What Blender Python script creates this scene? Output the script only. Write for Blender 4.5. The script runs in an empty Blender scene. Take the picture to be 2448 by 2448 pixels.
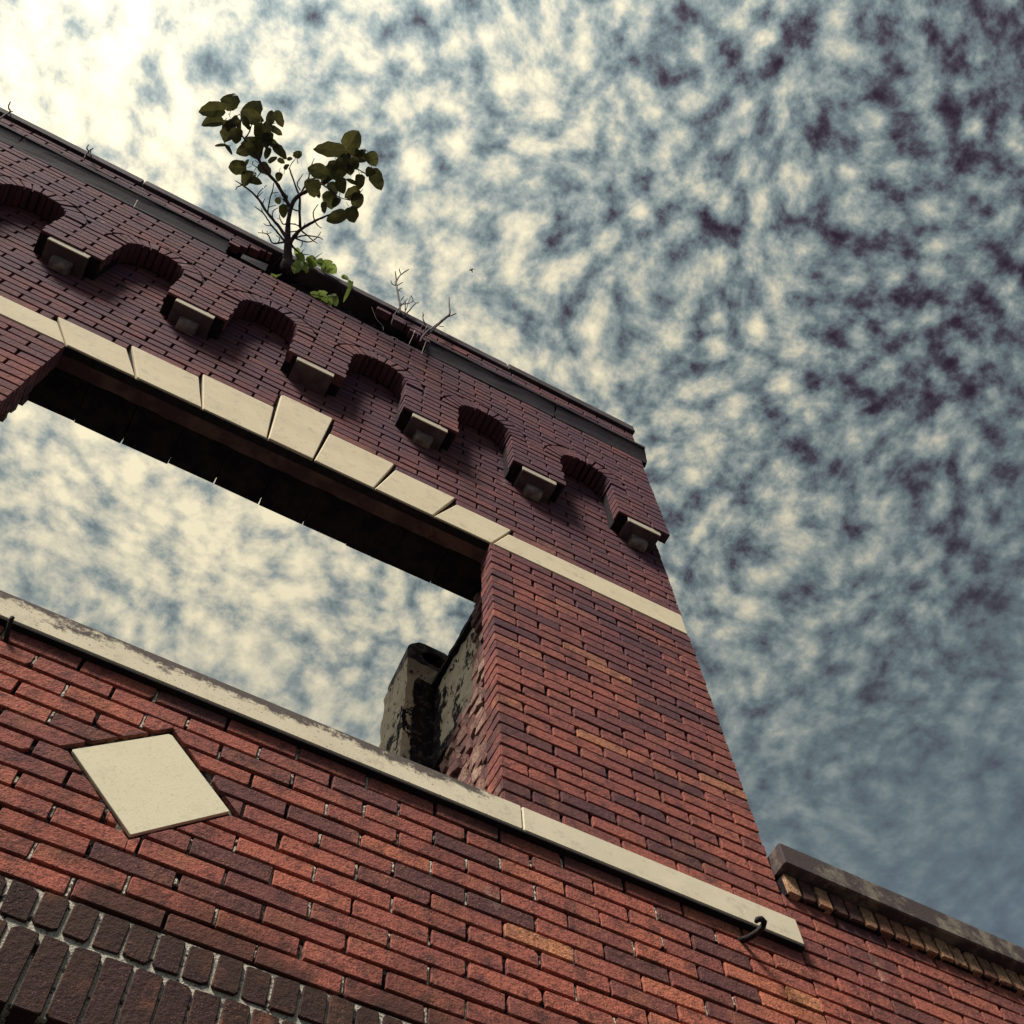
import bpy, math, random
from mathutils import Vector, Matrix

# ------------------------------------------------------------------ camera
SC = bpy.context.scene
FPX = 2837.65                                   # focal length in photo pixels (2448 wide)
M = ((0.8815356705, 0.4188027041, 0.2179430123),    # world axes (X along wall, Y into wall, Z up)
     (-0.4705440386, 0.8170369451, 0.3332250562),   # written in camera axes (right, down, forward)
     (-0.0385119384, -0.3963015585, 0.9173123270))
cam_d = bpy.data.cameras.new('camera')
cam = bpy.data.objects.new('camera', cam_d)
SC.collection.objects.link(cam)
cam.matrix_world = Matrix(((M[0][0], -M[0][1], -M[0][2], 0),
                           (M[1][0], -M[1][1], -M[1][2], 0),
                           (M[2][0], -M[2][1], -M[2][2], 0),
                           (0, 0, 0, 1)))
cam_d.sensor_width = 36.0
cam_d.lens = FPX / 2448.0 * 36.0
cam_d.clip_start = 0.05
cam_d.clip_end = 2000.0
SC.camera = cam
GROUND = -1.55                                  # the lens is 1.55 m above the pavement

# ------------------------------------------------------------------ sun direction, world, exposure
SUN = Vector((-0.52, -0.36, 0.78)).normalized()
SKY_STRENGTH = 0.051
EXPOSURE = 2.0
SUN_STRENGTH = 1.5

SC.view_settings.view_transform = 'Standard'
SC.view_settings.look = 'None'
SC.view_settings.exposure = EXPOSURE
SC.view_settings.gamma = 1.0
SC.view_settings.use_curve_mapping = False
SC.render.film_transparent = False
SC.cycles.max_bounces = 4
SC.cycles.diffuse_bounces = 3


class G:
    """tiny node-graph helper"""
    def __init__(s, tree):
        s.t = tree
        s.t.nodes.clear()

    def n(s, kind, **kw):
        nd = s.t.nodes.new(kind)
        for k, v in kw.items():
            setattr(nd, k, v)
        return nd

    def put(s, sock, v):
        if v is None:
            return
        if hasattr(v, 'is_output'):
            s.t.links.new(v, sock)
        else:
            if isinstance(v, (tuple, list)) and len(v) == 3 and sock.type == 'RGBA':
                v = (*v, 1.0)
            sock.default_value = v

    def math(s, op, a, b=None, c=None, clamp=False):
        nd = s.n('ShaderNodeMath', operation=op, use_clamp=clamp)
        s.put(nd.inputs[0], a)
        s.put(nd.inputs[1], b)
        s.put(nd.inputs[2], c)
        return nd.outputs[0]

    def vmath(s, op, a, b=None, scale=None):
        nd = s.n('ShaderNodeVectorMath', operation=op)
        s.put(nd.inputs[0], a)
        s.put(nd.inputs[1], b)
        if scale is not None:
            s.put(nd.inputs['Scale'], scale)
        return nd.outputs['Value'] if op in ('DOT_PRODUCT', 'LENGTH') else nd.outputs['Vector']

    def mix(s, fac, a, b, mode='MIX'):
        nd = s.n('ShaderNodeMix', data_type='RGBA', blend_type=mode)
        s.put(nd.inputs['Factor'], fac)
        s.put(nd.inputs['A'], a) if False else s.put(nd.inputs[6], a)
        s.put(nd.inputs[7], b)
        return nd.outputs[2]

    def noise(s, vec, scale, detail=4, rough=.55, dist=0.0, fac=True):
        nd = s.n('ShaderNodeTexNoise')
        s.put(nd.inputs['Vector'], vec)
        nd.inputs['Scale'].default_value = scale
        nd.inputs['Detail'].default_value = detail
        nd.inputs['Roughness'].default_value = rough
        nd.inputs['Distortion'].default_value = dist
        return nd.outputs['Fac'] if fac else nd.outputs['Color']

    def step(s, v, lo, hi, a=0.0, b=1.0):
        nd = s.n('ShaderNodeMapRange', interpolation_type='SMOOTHSTEP')
        s.put(nd.inputs['Value'], v)
        for i, x in zip((1, 2, 3, 4), (lo, hi, a, b)):
            nd.inputs[i].default_value = x
        return nd.outputs[0]

    def lin(s, v, lo, hi, a=0.0, b=1.0):
        nd = s.n('ShaderNodeMapRange')
        s.put(nd.inputs['Value'], v)
        for i, x in zip((1, 2, 3, 4), (lo, hi, a, b)):
            nd.inputs[i].default_value = x
        return nd.outputs[0]

    def ramp(s, v, stops, interp='LINEAR'):
        nd = s.n('ShaderNodeValToRGB')
        s.put(nd.inputs[0], v)
        cr = nd.color_ramp
        cr.interpolation = interp
        while len(cr.elements) < len(stops):
            cr.elements.new(0.5)
        for e, (p, c) in zip(cr.elements, stops):
            e.position = p
            e.color = (*c, 1)
        return nd.outputs[0]

    def xyz(s, v):
        nd = s.n('ShaderNodeSeparateXYZ')
        s.put(nd.inputs[0], v)
        return nd.outputs

    def comb(s, x, y, z):
        nd = s.n('ShaderNodeCombineXYZ')
        s.put(nd.inputs[0], x)
        s.put(nd.inputs[1], y)
        s.put(nd.inputs[2], z)
        return nd.outputs[0]


# ------------------------------------------------------------------ sky: clear air plus a broken deck of high cloud
def build_world():
    w = bpy.data.worlds.new('World')
    SC.world = w
    w.use_nodes = True
    g = G(w.node_tree)
    out = g.n('ShaderNodeOutputWorld')
    bg = g.n('ShaderNodeBackground')
    bg.inputs['Strength'].default_value = SKY_STRENGTH
    sky = g.n('ShaderNodeTexSky', sky_type='NISHITA', sun_disc=False)
    sky.sun_elevation = math.asin(SUN.z)
    sky.sun_rotation = math.atan2(SUN.x, SUN.y)
    sky.air_density, sky.dust_density, sky.ozone_density = 1.0, 0.6, 2.0
    d = g.n('ShaderNodeTexCoord').outputs['Generated']
    x, y, z = g.xyz(d)[:3]
    zc = g.math('MAXIMUM', z, 0.10)
    u = g.math('DIVIDE', x, zc)
    v = g.math('DIVIDE', y, zc)
    p = g.comb(u, v, 0.0)
    # the deck: small rounded cells, torn at the edges, grouped by a slower swell
    warp = g.noise(p, 5.0, 1, .5, fac=False)
    p2 = g.vmath('ADD', p, g.vmath('SCALE', g.vmath('SUBTRACT', warp, (0.5, 0.5, 0.5)), scale=0.05))
    cells = g.noise(p2, 42.0, 6, .62)
    mid = g.noise(g.vmath('ADD', p, (3.1, 1.7, 0.0)), 6.5, 2, .5)
    vo = g.n('ShaderNodeTexVoronoi', feature='F1', voronoi_dimensions='2D')
    vo.inputs['Scale'].default_value = 31.0
    wob = warp
    g.put(vo.inputs['Vector'], g.vmath('ADD', p2, g.vmath('SCALE', g.vmath('SUBTRACT', wob, (0.5, 0.5, 0.5)), scale=0.035)))
    puff = g.math('SUBTRACT', 0.88, vo.outputs['Distance'])
    dens = g.math('ADD', g.math('ADD', g.math('MULTIPLY', cells, 0.58), g.math('MULTIPLY', mid, 0.22)), g.math('MULTIPLY', puff, 0.20))
    # the deck closes up towards the sun's side and thins away from it
    cover = g.lin(g.math('SUBTRACT', g.math('MULTIPLY', v, 0.90), u), -0.66, 0.46, -0.034, 0.190)
    dens = g.math('ADD', dens, cover)
    # far down the sky the cells run together
    low = g.step(z, 0.70, 0.95)
    dens = g.math('ADD', 0.50, g.math('MULTIPLY', g.math('SUBTRACT', dens, 0.50), g.lin(low, 0, 1, 0.30, 1.0)))
    cosun = g.vmath('DOT_PRODUCT', d, tuple(SUN))
    ang = g.math('ARCCOSINE', g.math('MINIMUM', g.math('MAXIMUM', cosun, -1.0), 1.0))
    glow = g.math('EXPONENT', g.math('MULTIPLY', g.math('POWER', g.math('DIVIDE', ang, 0.56), 2.0), -1.0))
    bright = g.math('ADD', 1.60, g.math('MULTIPLY', glow, 6.2))
    cl = g.ramp(g.lin(dens, 0.37, 0.75), [(0.0, (0.150, 0.095, 0.165)), (0.18, (0.235, 0.235, 0.295)), (0.36, (0.395, 0.515, 0.555)),
                                         (0.54, (0.80, 0.91, 0.87)), (0.75, (1.58, 1.50, 1.18)), (1.0, (2.35, 2.10, 1.48))])
    cl = g.vmath('SCALE', cl, scale=bright)
    thick = g.step(dens, 0.34, 0.50)
    air = g.mix(1.0, sky.outputs[0], (0.075, 0.034, 0.034), 'MULTIPLY')
    col = g.mix(g.lin(thick, 0, 1, 0.35, 1.0), air, cl)
    # thin bluish haze low in the sky
    hz = g.math('MULTIPLY', g.step(z, 0.88, 0.55, 0.0, 0.80), g.step(u, -0.2, 0.5, 0.35, 1.0))
    col = g.mix(hz, col, (0.54, 0.77, 1.00))
    g.t.links.new(col, bg.inputs['Color'])
    g.t.links.new(bg.outputs[0], out.inputs['Surface'])


build_world()
sun_d = bpy.data.lights.new('sun', 'SUN')
sun_d.energy = SUN_STRENGTH
sun_d.angle = math.radians(13)
sun_d.color = (1.0, 0.95, 0.86)
sun = bpy.data.objects.new('sun', sun_d)
SC.collection.objects.link(sun)
sun.rotation_euler = SUN.to_track_quat('Z', 'Y').to_euler()
sun.location = SUN * 30

COL = SC.collection


# ------------------------------------------------------------------ pixels to places
def ray(u, v):
    c = (u - 1224, v - 1224, FPX)
    return Vector([sum(M[i][j] * c[j] for j in range(3)) for i in range(3)])


def at_y(u, v, Y):
    d = ray(u, v)
    return d * (Y / d.y)


def project(x, y, z):
    c = [M[0][j] * x + M[1][j] * y + M[2][j] * z for j in range(3)]
    return c[0] / c[2] * FPX + 1224, c[1] / c[2] * FPX + 1224


# ------------------------------------------------------------------ materials
def material(name):
    m = bpy.data.materials.new(name)
    m.use_nodes = True
    g = G(m.node_tree)
    out = g.n('ShaderNodeOutputMaterial')
    b = g.n('ShaderNodeBsdfPrincipled')
    b.inputs['Roughness'].default_value = 0.9
    b.inputs['Specular IOR Level'].default_value = 0.18
    g.t.links.new(b.outputs[0], out.inputs['Surface'])
    return m, g, b, out


def bump(g, b, h, strength, dist):
    bp = g.n('ShaderNodeBump')
    bp.inputs['Strength'].default_value = strength
    bp.inputs['Distance'].default_value = dist
    g.put(bp.inputs['Height'], h)
    g.t.links.new(bp.outputs[0], b.inputs['Normal'])


def pos(g):
    return g.n('ShaderNodeNewGeometry').outputs['Position']


def mat_brick(name, stops, height_tone=1.0, speck=1.0):
    m, g, b, out = material(name)
    P = pos(g)
    rnd = g.n('ShaderNodeAttribute', attribute_name='rnd').outputs['Fac']
    base = g.ramp(rnd, stops)
    off = g.vmath('ADD', P, g.comb(g.math('MULTIPLY', rnd, 37.0), g.math('MULTIPLY', rnd, 11.0), 0.0))
    blot = g.noise(off, 16.0, 4, .68)
    base = g.mix(g.step(blot, .47, .68, 0, .72), base, (0.055, 0.026, 0.024))
    warm = g.noise(off, 9.0, 2, .6)
    base = g.mix(g.step(warm, .52, .74, 0, .45), base, (0.44, 0.165, 0.085))
    sp = g.noise(P, 150.0, 3, .75)
    sp3 = g.noise(g.vmath('ADD', P, (2, 7, 5)), 55.0, 3, .7)
    base = g.mix(g.step(sp3, .46, .70, 0, .50 * speck), base, (0.060, 0.026, 0.026))
    base = g.mix(g.step(sp, .50, .62, 0, .72 * speck), base, (0.040, 0.019, 0.020))
    sp2 = g.noise(g.vmath('ADD', P, (5, 5, 5)), 210.0, 3, .6)
    base = g.mix(g.step(sp2, .56, .68, 0, .45 * speck), base, (0.52, 0.23, 0.15))
    # plum tone that deepens with height, broken up by noise
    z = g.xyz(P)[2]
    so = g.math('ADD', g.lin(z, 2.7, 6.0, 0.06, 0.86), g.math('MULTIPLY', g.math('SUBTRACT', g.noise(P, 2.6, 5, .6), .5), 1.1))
    so = g.math('MULTIPLY', g.math('MAXIMUM', so, 0.0), height_tone, clamp=True)
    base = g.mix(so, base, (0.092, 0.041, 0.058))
    st = g.noise(g.vmath('MULTIPLY', P, (3.2, 3.2, 1.1)), 1.0, 5, .62)
    base = g.mix(g.step(st, .56, .75, 0, .55), base, (0.060, 0.028, 0.028))
    # smoke from the lower opening, and a few blooms of salt
    sm = g.math('MULTIPLY', g.step(z, 2.34, 2.06), g.step(g.noise(g.vmath('ADD', P, (1, 4, 2)), 5.0, 5, .65), .40, .58, 0, .85))
    base = g.mix(sm, base, (0.050, 0.026, 0.020))
    salt = g.noise(g.vmath('MULTIPLY', g.vmath('ADD', P, (6.3, 0, 1.1)), (4.2, 4.2, 2.4)), 1.0, 6, .66)
    base = g.mix(g.step(salt, .655, .76, 0, .55), base, (0.40, 0.31, 0.25))
    g.t.links.new(base, b.inputs['Base Color'])
    h = g.math('ADD', g.math('MULTIPLY', sp, 0.5), sp3)
    bump(g, b, h, 0.8, 0.006)
    return m


BRICK_STOPS = [(0.0, (0.095, 0.042, 0.042)), (0.16, (0.175, 0.062, 0.056)), (0.40, (0.330, 0.097, 0.072)),
               (0.66, (0.460, 0.130, 0.086)), (0.88, (0.57, 0.180, 0.100)), (1.0, (0.66, 0.275, 0.125))]
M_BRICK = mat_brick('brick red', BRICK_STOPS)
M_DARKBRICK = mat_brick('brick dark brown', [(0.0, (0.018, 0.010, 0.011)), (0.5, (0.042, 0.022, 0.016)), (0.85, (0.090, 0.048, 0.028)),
                                             (1.0, (0.19, 0.105, 0.055))], speck=.7)
M_TANBRICK = mat_brick('brick tan', [(0.0, (0.10, 0.05, 0.045)), (0.3, (0.32, 0.165, 0.095)), (1.0, (0.50, 0.29, 0.16))], height_tone=0)
M_ROUGHBRICK = mat_brick('brick broken', [(0.0, (0.16, 0.075, 0.065)), (0.5, (0.34, 0.17, 0.13)), (1.0, (0.50, 0.33, 0.24))], height_tone=.6)


def mat_mortar(name, pale_lo, pale_hi, dark=(0.020, 0.012, 0.016), pale=(0.36, 0.32, 0.25), zone=True):
    m, g, b, out = material(name)
    P = pos(g)
    n = g.noise(P, 32.0, 6, .65)
    f = g.step(n, pale_lo, pale_hi)
    if zone:
        x, y, z = g.xyz(P)[:3]
        zz = g.math('MULTIPLY', g.step(z, 3.4, 2.2, 0.06, 1.0), g.step(x, 1.9, 0.6, .35, 1.0))
        f = g.math('MULTIPLY', f, zz)
    base = g.mix(f, dark, pale)
    n2 = g.noise(P, 160.0, 5, .7)
    base = g.mix(g.step(n2, .50, .66, 0, .75), base, dark)
    g.t.links.new(base, b.inputs['Base Color'])
    bump(g, b, g.math('ADD', n, n2), 0.9, 0.012)
    return m


M_MORTAR = mat_mortar('mortar sooty', .50, .62)
M_POINT = mat_mortar('mortar pale', .36, .48, pale=(0.66, 0.60, 0.48), zone=False)


def mat_stone(name, col=(0.70, 0.585, 0.400), stain=0.0, stain_top=None, grime=.28):
    m, g, b, out = material(name)
    P = pos(g)
    a = g.noise(P, 5.0, 5, .6)
    base = g.mix(g.step(a, .40, .66, 0, grime), col, tuple(c * k for c, k in zip(col, (.70, .68, .66))))
    f = g.noise(P, 190.0, 4, .7)
    base = g.mix(g.step(f, .56, .68, 0, .38), base, (0.22, 0.17, 0.12))
    gr = g.noise(g.vmath('ADD', P, (4, 1, 8)), 17.0, 6, .68)
    base = g.mix(g.step(gr, .52, .72, 0, grime * 1.6), base, (0.30, 0.25, 0.20))
    base = g.mix(g.step(g.noise(g.vmath('MULTIPLY', P, (3, 3, 9)), 1.0, 4, .6), .5, .7, 0, grime), base, tuple(c * 1.12 for c in col))
    if stain_top:
        z0, z1, x0, x1 = stain_top
        x, y, z = g.xyz(P)[:3]
        e = g.lin(z, z0, z1, 0.0, 1.0)
        nn = g.noise(g.vmath('MULTIPLY', P, (7, 7, 16)), 1.0, 7, .68)
        fine = g.noise(P, 60.0, 6, .72)
        q = g.math('ADD', g.math('ADD', g.math('MULTIPLY', e, 0.42), g.math('MULTIPLY', nn, 0.75)), g.math('MULTIPLY', fine, .45))
        q = g.math('SUBTRACT', q, g.step(x, x0, x1, 0.0, 0.34))
        base = g.mix(g.step(q, .81, .95, 0, .92), base, (0.060, 0.042, 0.044))
        sp = g.noise(g.vmath('ADD', P, (9, 0, 0)), 120.0, 2, .5)
        base = g.mix(g.math('MULTIPLY', g.step(sp, .66, .70), g.step(x, x0, x1, .9, 0.05)), base, (0.07, 0.05, 0.05))
    g.t.links.new(base, b.inputs['Base Color'])
    bump(g, b, g.math('ADD', f, a), 0.25, 0.003)
    return m


M_STONE = mat_stone('limestone cream')
M_SILL = mat_stone('limestone sill', (0.70, 0.60, 0.43), stain_top=(2.93, 3.042, 0.9, 1.45))
M_TILE = mat_stone('tile cream', (0.76, 0.67, 0.47), grime=.12)
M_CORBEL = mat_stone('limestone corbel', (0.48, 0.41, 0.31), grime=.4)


def mat_plain(name, a, b_, scale=8, fine=120, rough=.9, lo=.42, hi=.62, bs=.4, bd=.006):
    m, g, b, out = material(name)
    P = pos(g)
    n = g.noise(P, scale, 6, .65)
    f = g.noise(P, fine, 4, .7)
    base = g.mix(g.step(n, lo, hi), a, b_)
    base = g.mix(g.step(f, .54, .70, 0, .5), base, tuple(c * .45 for c in a))
    g.t.links.new(base, b.inputs['Base Color'])
    b.inputs['Roughness'].default_value = rough
    bump(g, b, g.math('ADD', n, f), bs, bd)
    return m


M_COPING = mat_plain('coping grey', (0.045, 0.029, 0.037), (0.085, 0.060, 0.065), 5)
M_COPING2 = mat_plain('coping lichened', (0.070, 0.050, 0.050), (0.200, 0.165, 0.125), 9, lo=.48, hi=.66)
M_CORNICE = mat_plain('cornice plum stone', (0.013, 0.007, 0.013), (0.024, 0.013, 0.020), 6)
M_CORBELSHADE = mat_plain('corbel shaded stone', (0.085, 0.058, 0.062), (0.125, 0.090, 0.090), 12)  # corbel stone with the underside shade painted into its colour
M_BOSS = mat_plain('corbel boss', (0.15, 0.11, 0.10), (0.27, 0.21, 0.17), 22)
M_LINTEL = mat_plain('lintel rusty', (0.085, 0.046, 0.042), (0.155, 0.088, 0.068), 7)
M_IRON = mat_plain('soffit shade', (0.012, 0.009, 0.011), (0.03, 0.018, 0.016), 30, rough=.7)
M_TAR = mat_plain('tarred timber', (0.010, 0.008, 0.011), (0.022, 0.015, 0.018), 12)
M_BARK = mat_plain('bark', (0.045, 0.024, 0.034), (0.085, 0.052, 0.058), 30, 300, bd=.002)
M_TWIG = mat_plain('dry twig', (0.070, 0.050, 0.058), (0.16, 0.125, 0.125), 40, 300, bd=.001)
M_WIRE = mat_plain('pale wire', (0.28, 0.22, 0.20), (0.45, 0.38, 0.32), 30, 300, bd=.001)
M_GROUND = mat_plain('pavement concrete', (0.036, 0.033, 0.035), (0.052, 0.047, 0.049), 3, 150)
M_ROAD = mat_plain('asphalt', (0.045, 0.044, 0.046), (0.065, 0.063, 0.064), 3, 200)
M_LIGHTSTOP = mat_plain('light stop boards', (0.045, 0.032, 0.028), (0.075, 0.055, 0.045), 6, 150)
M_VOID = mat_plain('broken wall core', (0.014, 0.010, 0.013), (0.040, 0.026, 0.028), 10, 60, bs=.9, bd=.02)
M_BIRD = mat_plain('feather dark', (0.03, 0.025, 0.03), (0.05, 0.04, 0.045), 30)


def mat_plaster():
    m, g, b, out = material('plaster peeling')
    P = pos(g)
    q = g.vmath('MULTIPLY', P, (9.0, 9.0, 5.0))
    n = g.noise(q, 1.0, 8, .68, .3)
    sm = g.noise(g.vmath('MULTIPLY', P, (38, 38, 15)), 1.0, 5, .6)
    z = g.xyz(P)[2]
    k = g.math('ADD', g.math('ADD', n, g.math('MULTIPLY', sm, .28)), g.lin(z, 4.0, 5.1, .14, -.05))
    xx, yy = g.xyz(P)[:2]
    dark_right = g.math('MULTIPLY', g.step(xx, 1.165, 1.235), g.math('MULTIPLY', g.step(z, 5.06, 4.98), g.step(yy, 2.74, 2.80)))  # adds dark patches on the chimney towards the right, below its crown
    k = g.math('ADD', k, g.math('MULTIPLY', dark_right, .30))
    f = g.step(k, .70, .725)
    f = g.math('MAXIMUM', f, g.step(g.noise(g.vmath('MULTIPLY', P, (45, 45, 17)), 1.0, 3, .5), .635, .655))
    dark = g.mix(g.step(g.noise(P, 26, 6, .7), .50, .66), (0.022, 0.014, 0.018), (0.13, 0.10, 0.095))
    cream = g.mix(g.step(g.noise(P, 12, 5, .6), .42, .66, 0, .6), (0.84, 0.67, 0.48), (0.66, 0.48, 0.33))
    g.t.links.new(g.mix(f, cream, dark), b.inputs['Base Color'])
    bump(g, b, g.math('ADD', g.math('MULTIPLY', f, -1.0), g.math('MULTIPLY', sm, .25)), 0.8, 0.008)
    return m


M_PLASTER = mat_plaster()
M_SOOTSTONE = mat_plain('chimney crown sooty', (0.080, 0.062, 0.070), (0.34, 0.29, 0.27), 14, 120, lo=.42, hi=.60)


def mat_leaf(name, a, b_, trans):
    m, g, b, out = material(name)
    P = pos(g)
    rnd = g.n('ShaderNodeObjectInfo').outputs['Random']
    n = g.noise(P, 22, 4, .6)
    base = g.mix(g.math('MULTIPLY', g.math('ADD', rnd, g.step(n, .4, .65)), .5), a, b_)
    g.t.links.new(base, b.inputs['Base Color'])
    b.inputs['Roughness'].default_value = .6
    t = g.n('ShaderNodeBsdfTranslucent')
    g.t.links.new(base, t.inputs['Color'])
    mx = g.n('ShaderNodeMixShader')
    mx.inputs[0].default_value = trans
    g.t.links.new(b.outputs[0], mx.inputs[1])
    g.t.links.new(t.outputs[0], mx.inputs[2])
    g.t.links.new(mx.outputs[0], out.inputs['Surface'])
    return m


M_LEAF = mat_leaf('leaf olive', (0.050, 0.044, 0.018), (0.095, 0.090, 0.026), .36)
M_IVY = mat_leaf('leaf green', (0.15, 0.20, 0.045), (0.26, 0.33, 0.08), .45)


# ------------------------------------------------------------------ mesh helpers
class MB:
    def __init__(s):
        s.v, s.f, s.a = [], [], []

    def add(s, verts, faces, rnd=0.5):
        o = len(s.v)
        s.v += verts
        s.f += [tuple(i + o for i in f) for f in faces]
        s.a += [rnd] * len(verts)

    def box(s, x0, x1, y0, y1, z0, z1, rnd=.5, j=0.0, R=random):
        v = []
        for z in (z0, z1):
            for x, y in ((x0, y0), (x1, y0), (x1, y1), (x0, y1)):
                v.append((x + R.uniform(-j, j), y + R.uniform(-j, j), z + R.uniform(-j, j)))
        s.add(v, [(3, 2, 1, 0), (4, 5, 6, 7), (0, 1, 5, 4), (1, 2, 6, 5), (2, 3, 7, 6), (3, 0, 4, 7)], rnd)

    def tube(s, pts, rad, sides=6, rnd=.5):
        n = len(pts)
        rings = []
        for i, p in enumerate(pts):
            a = pts[max(i - 1, 0)]
            c = pts[min(i + 1, n - 1)]
            t = (Vector(c) - Vector(a)).normalized()
            up = Vector((0, 0, 1)) if abs(t.z) < .9 else Vector((1, 0, 0))
            e = t.cross(up).normalized()
            f = t.cross(e).normalized()
            r = rad[i] if isinstance(rad, (list, tuple)) else rad
            rings.append([tuple(Vector(p) + (e * math.cos(k * 2 * math.pi / sides) + f * math.sin(k * 2 * math.pi / sides)) * r)
                          for k in range(sides)])
        v = [q for r in rings for q in r]
        fs = []
        for i in range(n - 1):
            for k in range(sides):
                k2 = (k + 1) % sides
                fs.append((i * sides + k, i * sides + k2, (i + 1) * sides + k2, (i + 1) * sides + k))
        fs.append(tuple(range(sides))[::-1])
        fs.append(tuple((n - 1) * sides + k for k in range(sides)))
        s.add(v, fs, rnd)

    def mesh(s, name, mat, smooth=False, origin=None):
        me = bpy.data.meshes.new(name)
        v = s.v
        if origin is not None:
            v = [(a - origin[0], b - origin[1], c - origin[2]) for a, b, c in v]
        me.from_pydata(v, [], s.f)
        at = me.attributes.new('rnd', 'FLOAT', 'POINT')
        at.data.foreach_set('value', s.a)
        me.materials.append(mat)
        if smooth:
            me.polygons.foreach_set('use_smooth', [True] * len(me.polygons))
        me.update()
        return me

    def obj(s, name, mat, parent=None, smooth=False, origin=None):
        if origin is None:
            xs = [min(q[i] for q in s.v) for i in range(3)]
            xm = [max(q[i] for q in s.v) for i in range(3)]
            origin = ((xs[0] + xm[0]) / 2, (xs[1] + xm[1]) / 2, xs[2])
        return link(name, s.mesh(name, mat, smooth, origin), origin, parent)


def link(name, me, loc, parent=None):
    o = bpy.data.objects.new(name, me)
    COL.objects.link(o)
    o.location = loc
    if parent is not None:
        o.parent = parent
        w = Vector((0, 0, 0))
        q = parent
        while q is not None:
            w += q.location
            q = q.parent
        o.location = Vector(loc) - w
    return o


def thing(name, label, cat, loc, group=None):
    o = bpy.data.objects.new(name, None)
    o.empty_display_size = .2
    COL.objects.link(o)
    o.location = loc
    return tag(o, label, cat, group)


def tag(o, label=None, cat=None, group=None, kind=None):
    for k, v in (('label', label), ('category', cat), ('group', group), ('kind', kind)):
        if v:
            o[k] = v
    return o


def inset(poly, d):
    n = len(poly)
    out = []
    for i in range(n):
        a, b, c = Vector(poly[i - 1]), Vector(poly[i]), Vector(poly[(i + 1) % n])
        e1 = (b - a)
        e2 = (c - b)
        if e1.length < 1e-6 or e2.length < 1e-6:
            out.append(tuple(b))
            continue
        n1 = Vector((-e1.y, e1.x)).normalized()
        n2 = Vector((-e2.y, e2.x)).normalized()
        m = (n1 + n2)
        m = m.normalized() if m.length > 1e-4 else n1
        out.append(tuple(b + m * d / max(.5, m.dot(n1))))
    return out


def clip(poly, nx, nz, c):
    """keep nx*x+nz*z <= c"""
    out = []
    n = len(poly)
    for i in range(n):
        a, b = poly[i], poly[(i + 1) % n]
        da = nx * a[0] + nz * a[1] - c
        db = nx * b[0] + nz * b[1] - c
        if da <= 0:
            out.append(a)
        if (da < 0 < db) or (db < 0 < da):
            t = da / (da - db)
            out.append((a[0] + (b[0] - a[0]) * t, a[1] + (b[1] - a[1]) * t))
    return out


def area(poly):
    return .5 * sum(poly[i - 1][0] * poly[i][1] - poly[i][0] * poly[i - 1][1] for i in range(len(poly)))


def rect(x0, x1, z0, z1):
    return [(x0, z0), (x1, z0), (x1, z1), (x0, z1)]


RB = random.Random(7)


def brick_geo(poly, yf, depth, bev=.0020, corner=.0035, wob=.0013, chip=.05, R=RB, flat=0.0):
    """a brick or stone seen on its front: polygon in x,z; rounded arrises, chipped corners"""
    q = []
    n = len(poly)
    for i in range(n):
        a, b, c = Vector(poly[i - 1]), Vector(poly[i]), Vector(poly[(i + 1) % n])
        e1, e2 = a - b, c - b
        k = corner * R.uniform(.4, 1.2)
        if R.random() < chip:
            k = R.uniform(.007, .013)
        k1 = min(k * R.uniform(.7, 1.5), e1.length * .3)
        k2 = min(k * R.uniform(.7, 1.5), e2.length * .3)
        q.append(b + e1.normalized() * k1)
        q.append(b + e2.normalized() * k2)
        if e2.length > .12:
            mdp = (b + c) / 2
            q.append(mdp)
    q = [(p.x + R.uniform(-wob, wob), p.y + R.uniform(-wob, wob)) for p in q]
    m = len(q)
    f = inset(q, bev)
    y0 = yf
    verts = [(p[0], y0 + depth, p[1]) for p in q]
    verts += [(p[0], y0 + bev * 1.1, p[1]) for p in q]
    verts += [(p[0], y0 + R.uniform(-flat, flat), p[1]) for p in f]
    faces = []
    for i in range(m):
        j = (i + 1) % m
        faces.append((i, j, m + j, m + i))
        faces.append((m + i, m + j, 2 * m + j, 2 * m + i))
    faces.append(tuple(range(2 * m, 3 * m)))
    return verts, faces


# ================================================================== ground
g = MB()
g.box(-60, 60, -3.2, 60, GROUND - .3, GROUND)
tag(g.obj('pavement', M_GROUND), kind='structure')
g = MB()
g.box(-60, 60, -60, -3.2, GROUND - .4, GROUND - .12)
tag(g.obj('road', M_ROAD), kind='structure')

# ================================================================== the facade
W = 2.0            # plane of the main wall
F = 1.883          # plane of the arcaded upper wall
XL, XR = -2.86, 2.258
JT = .0105         # joint
PITCH = .218
facade = thing('brick_facade', 'tall ruined red brick facade with empty window opening and arcaded top', 'facade', (0, W, GROUND))

bricks = []        # (poly, yfront, depth, rnd, seed-kind)


def tone(R=RB):
    t = R.betavariate(2.9, 2.7)
    if R.random() < .07:
        t = R.uniform(.88, 1.0)
    if R.random() < .10:
        t = R.uniform(0.0, .15)
    return t


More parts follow.
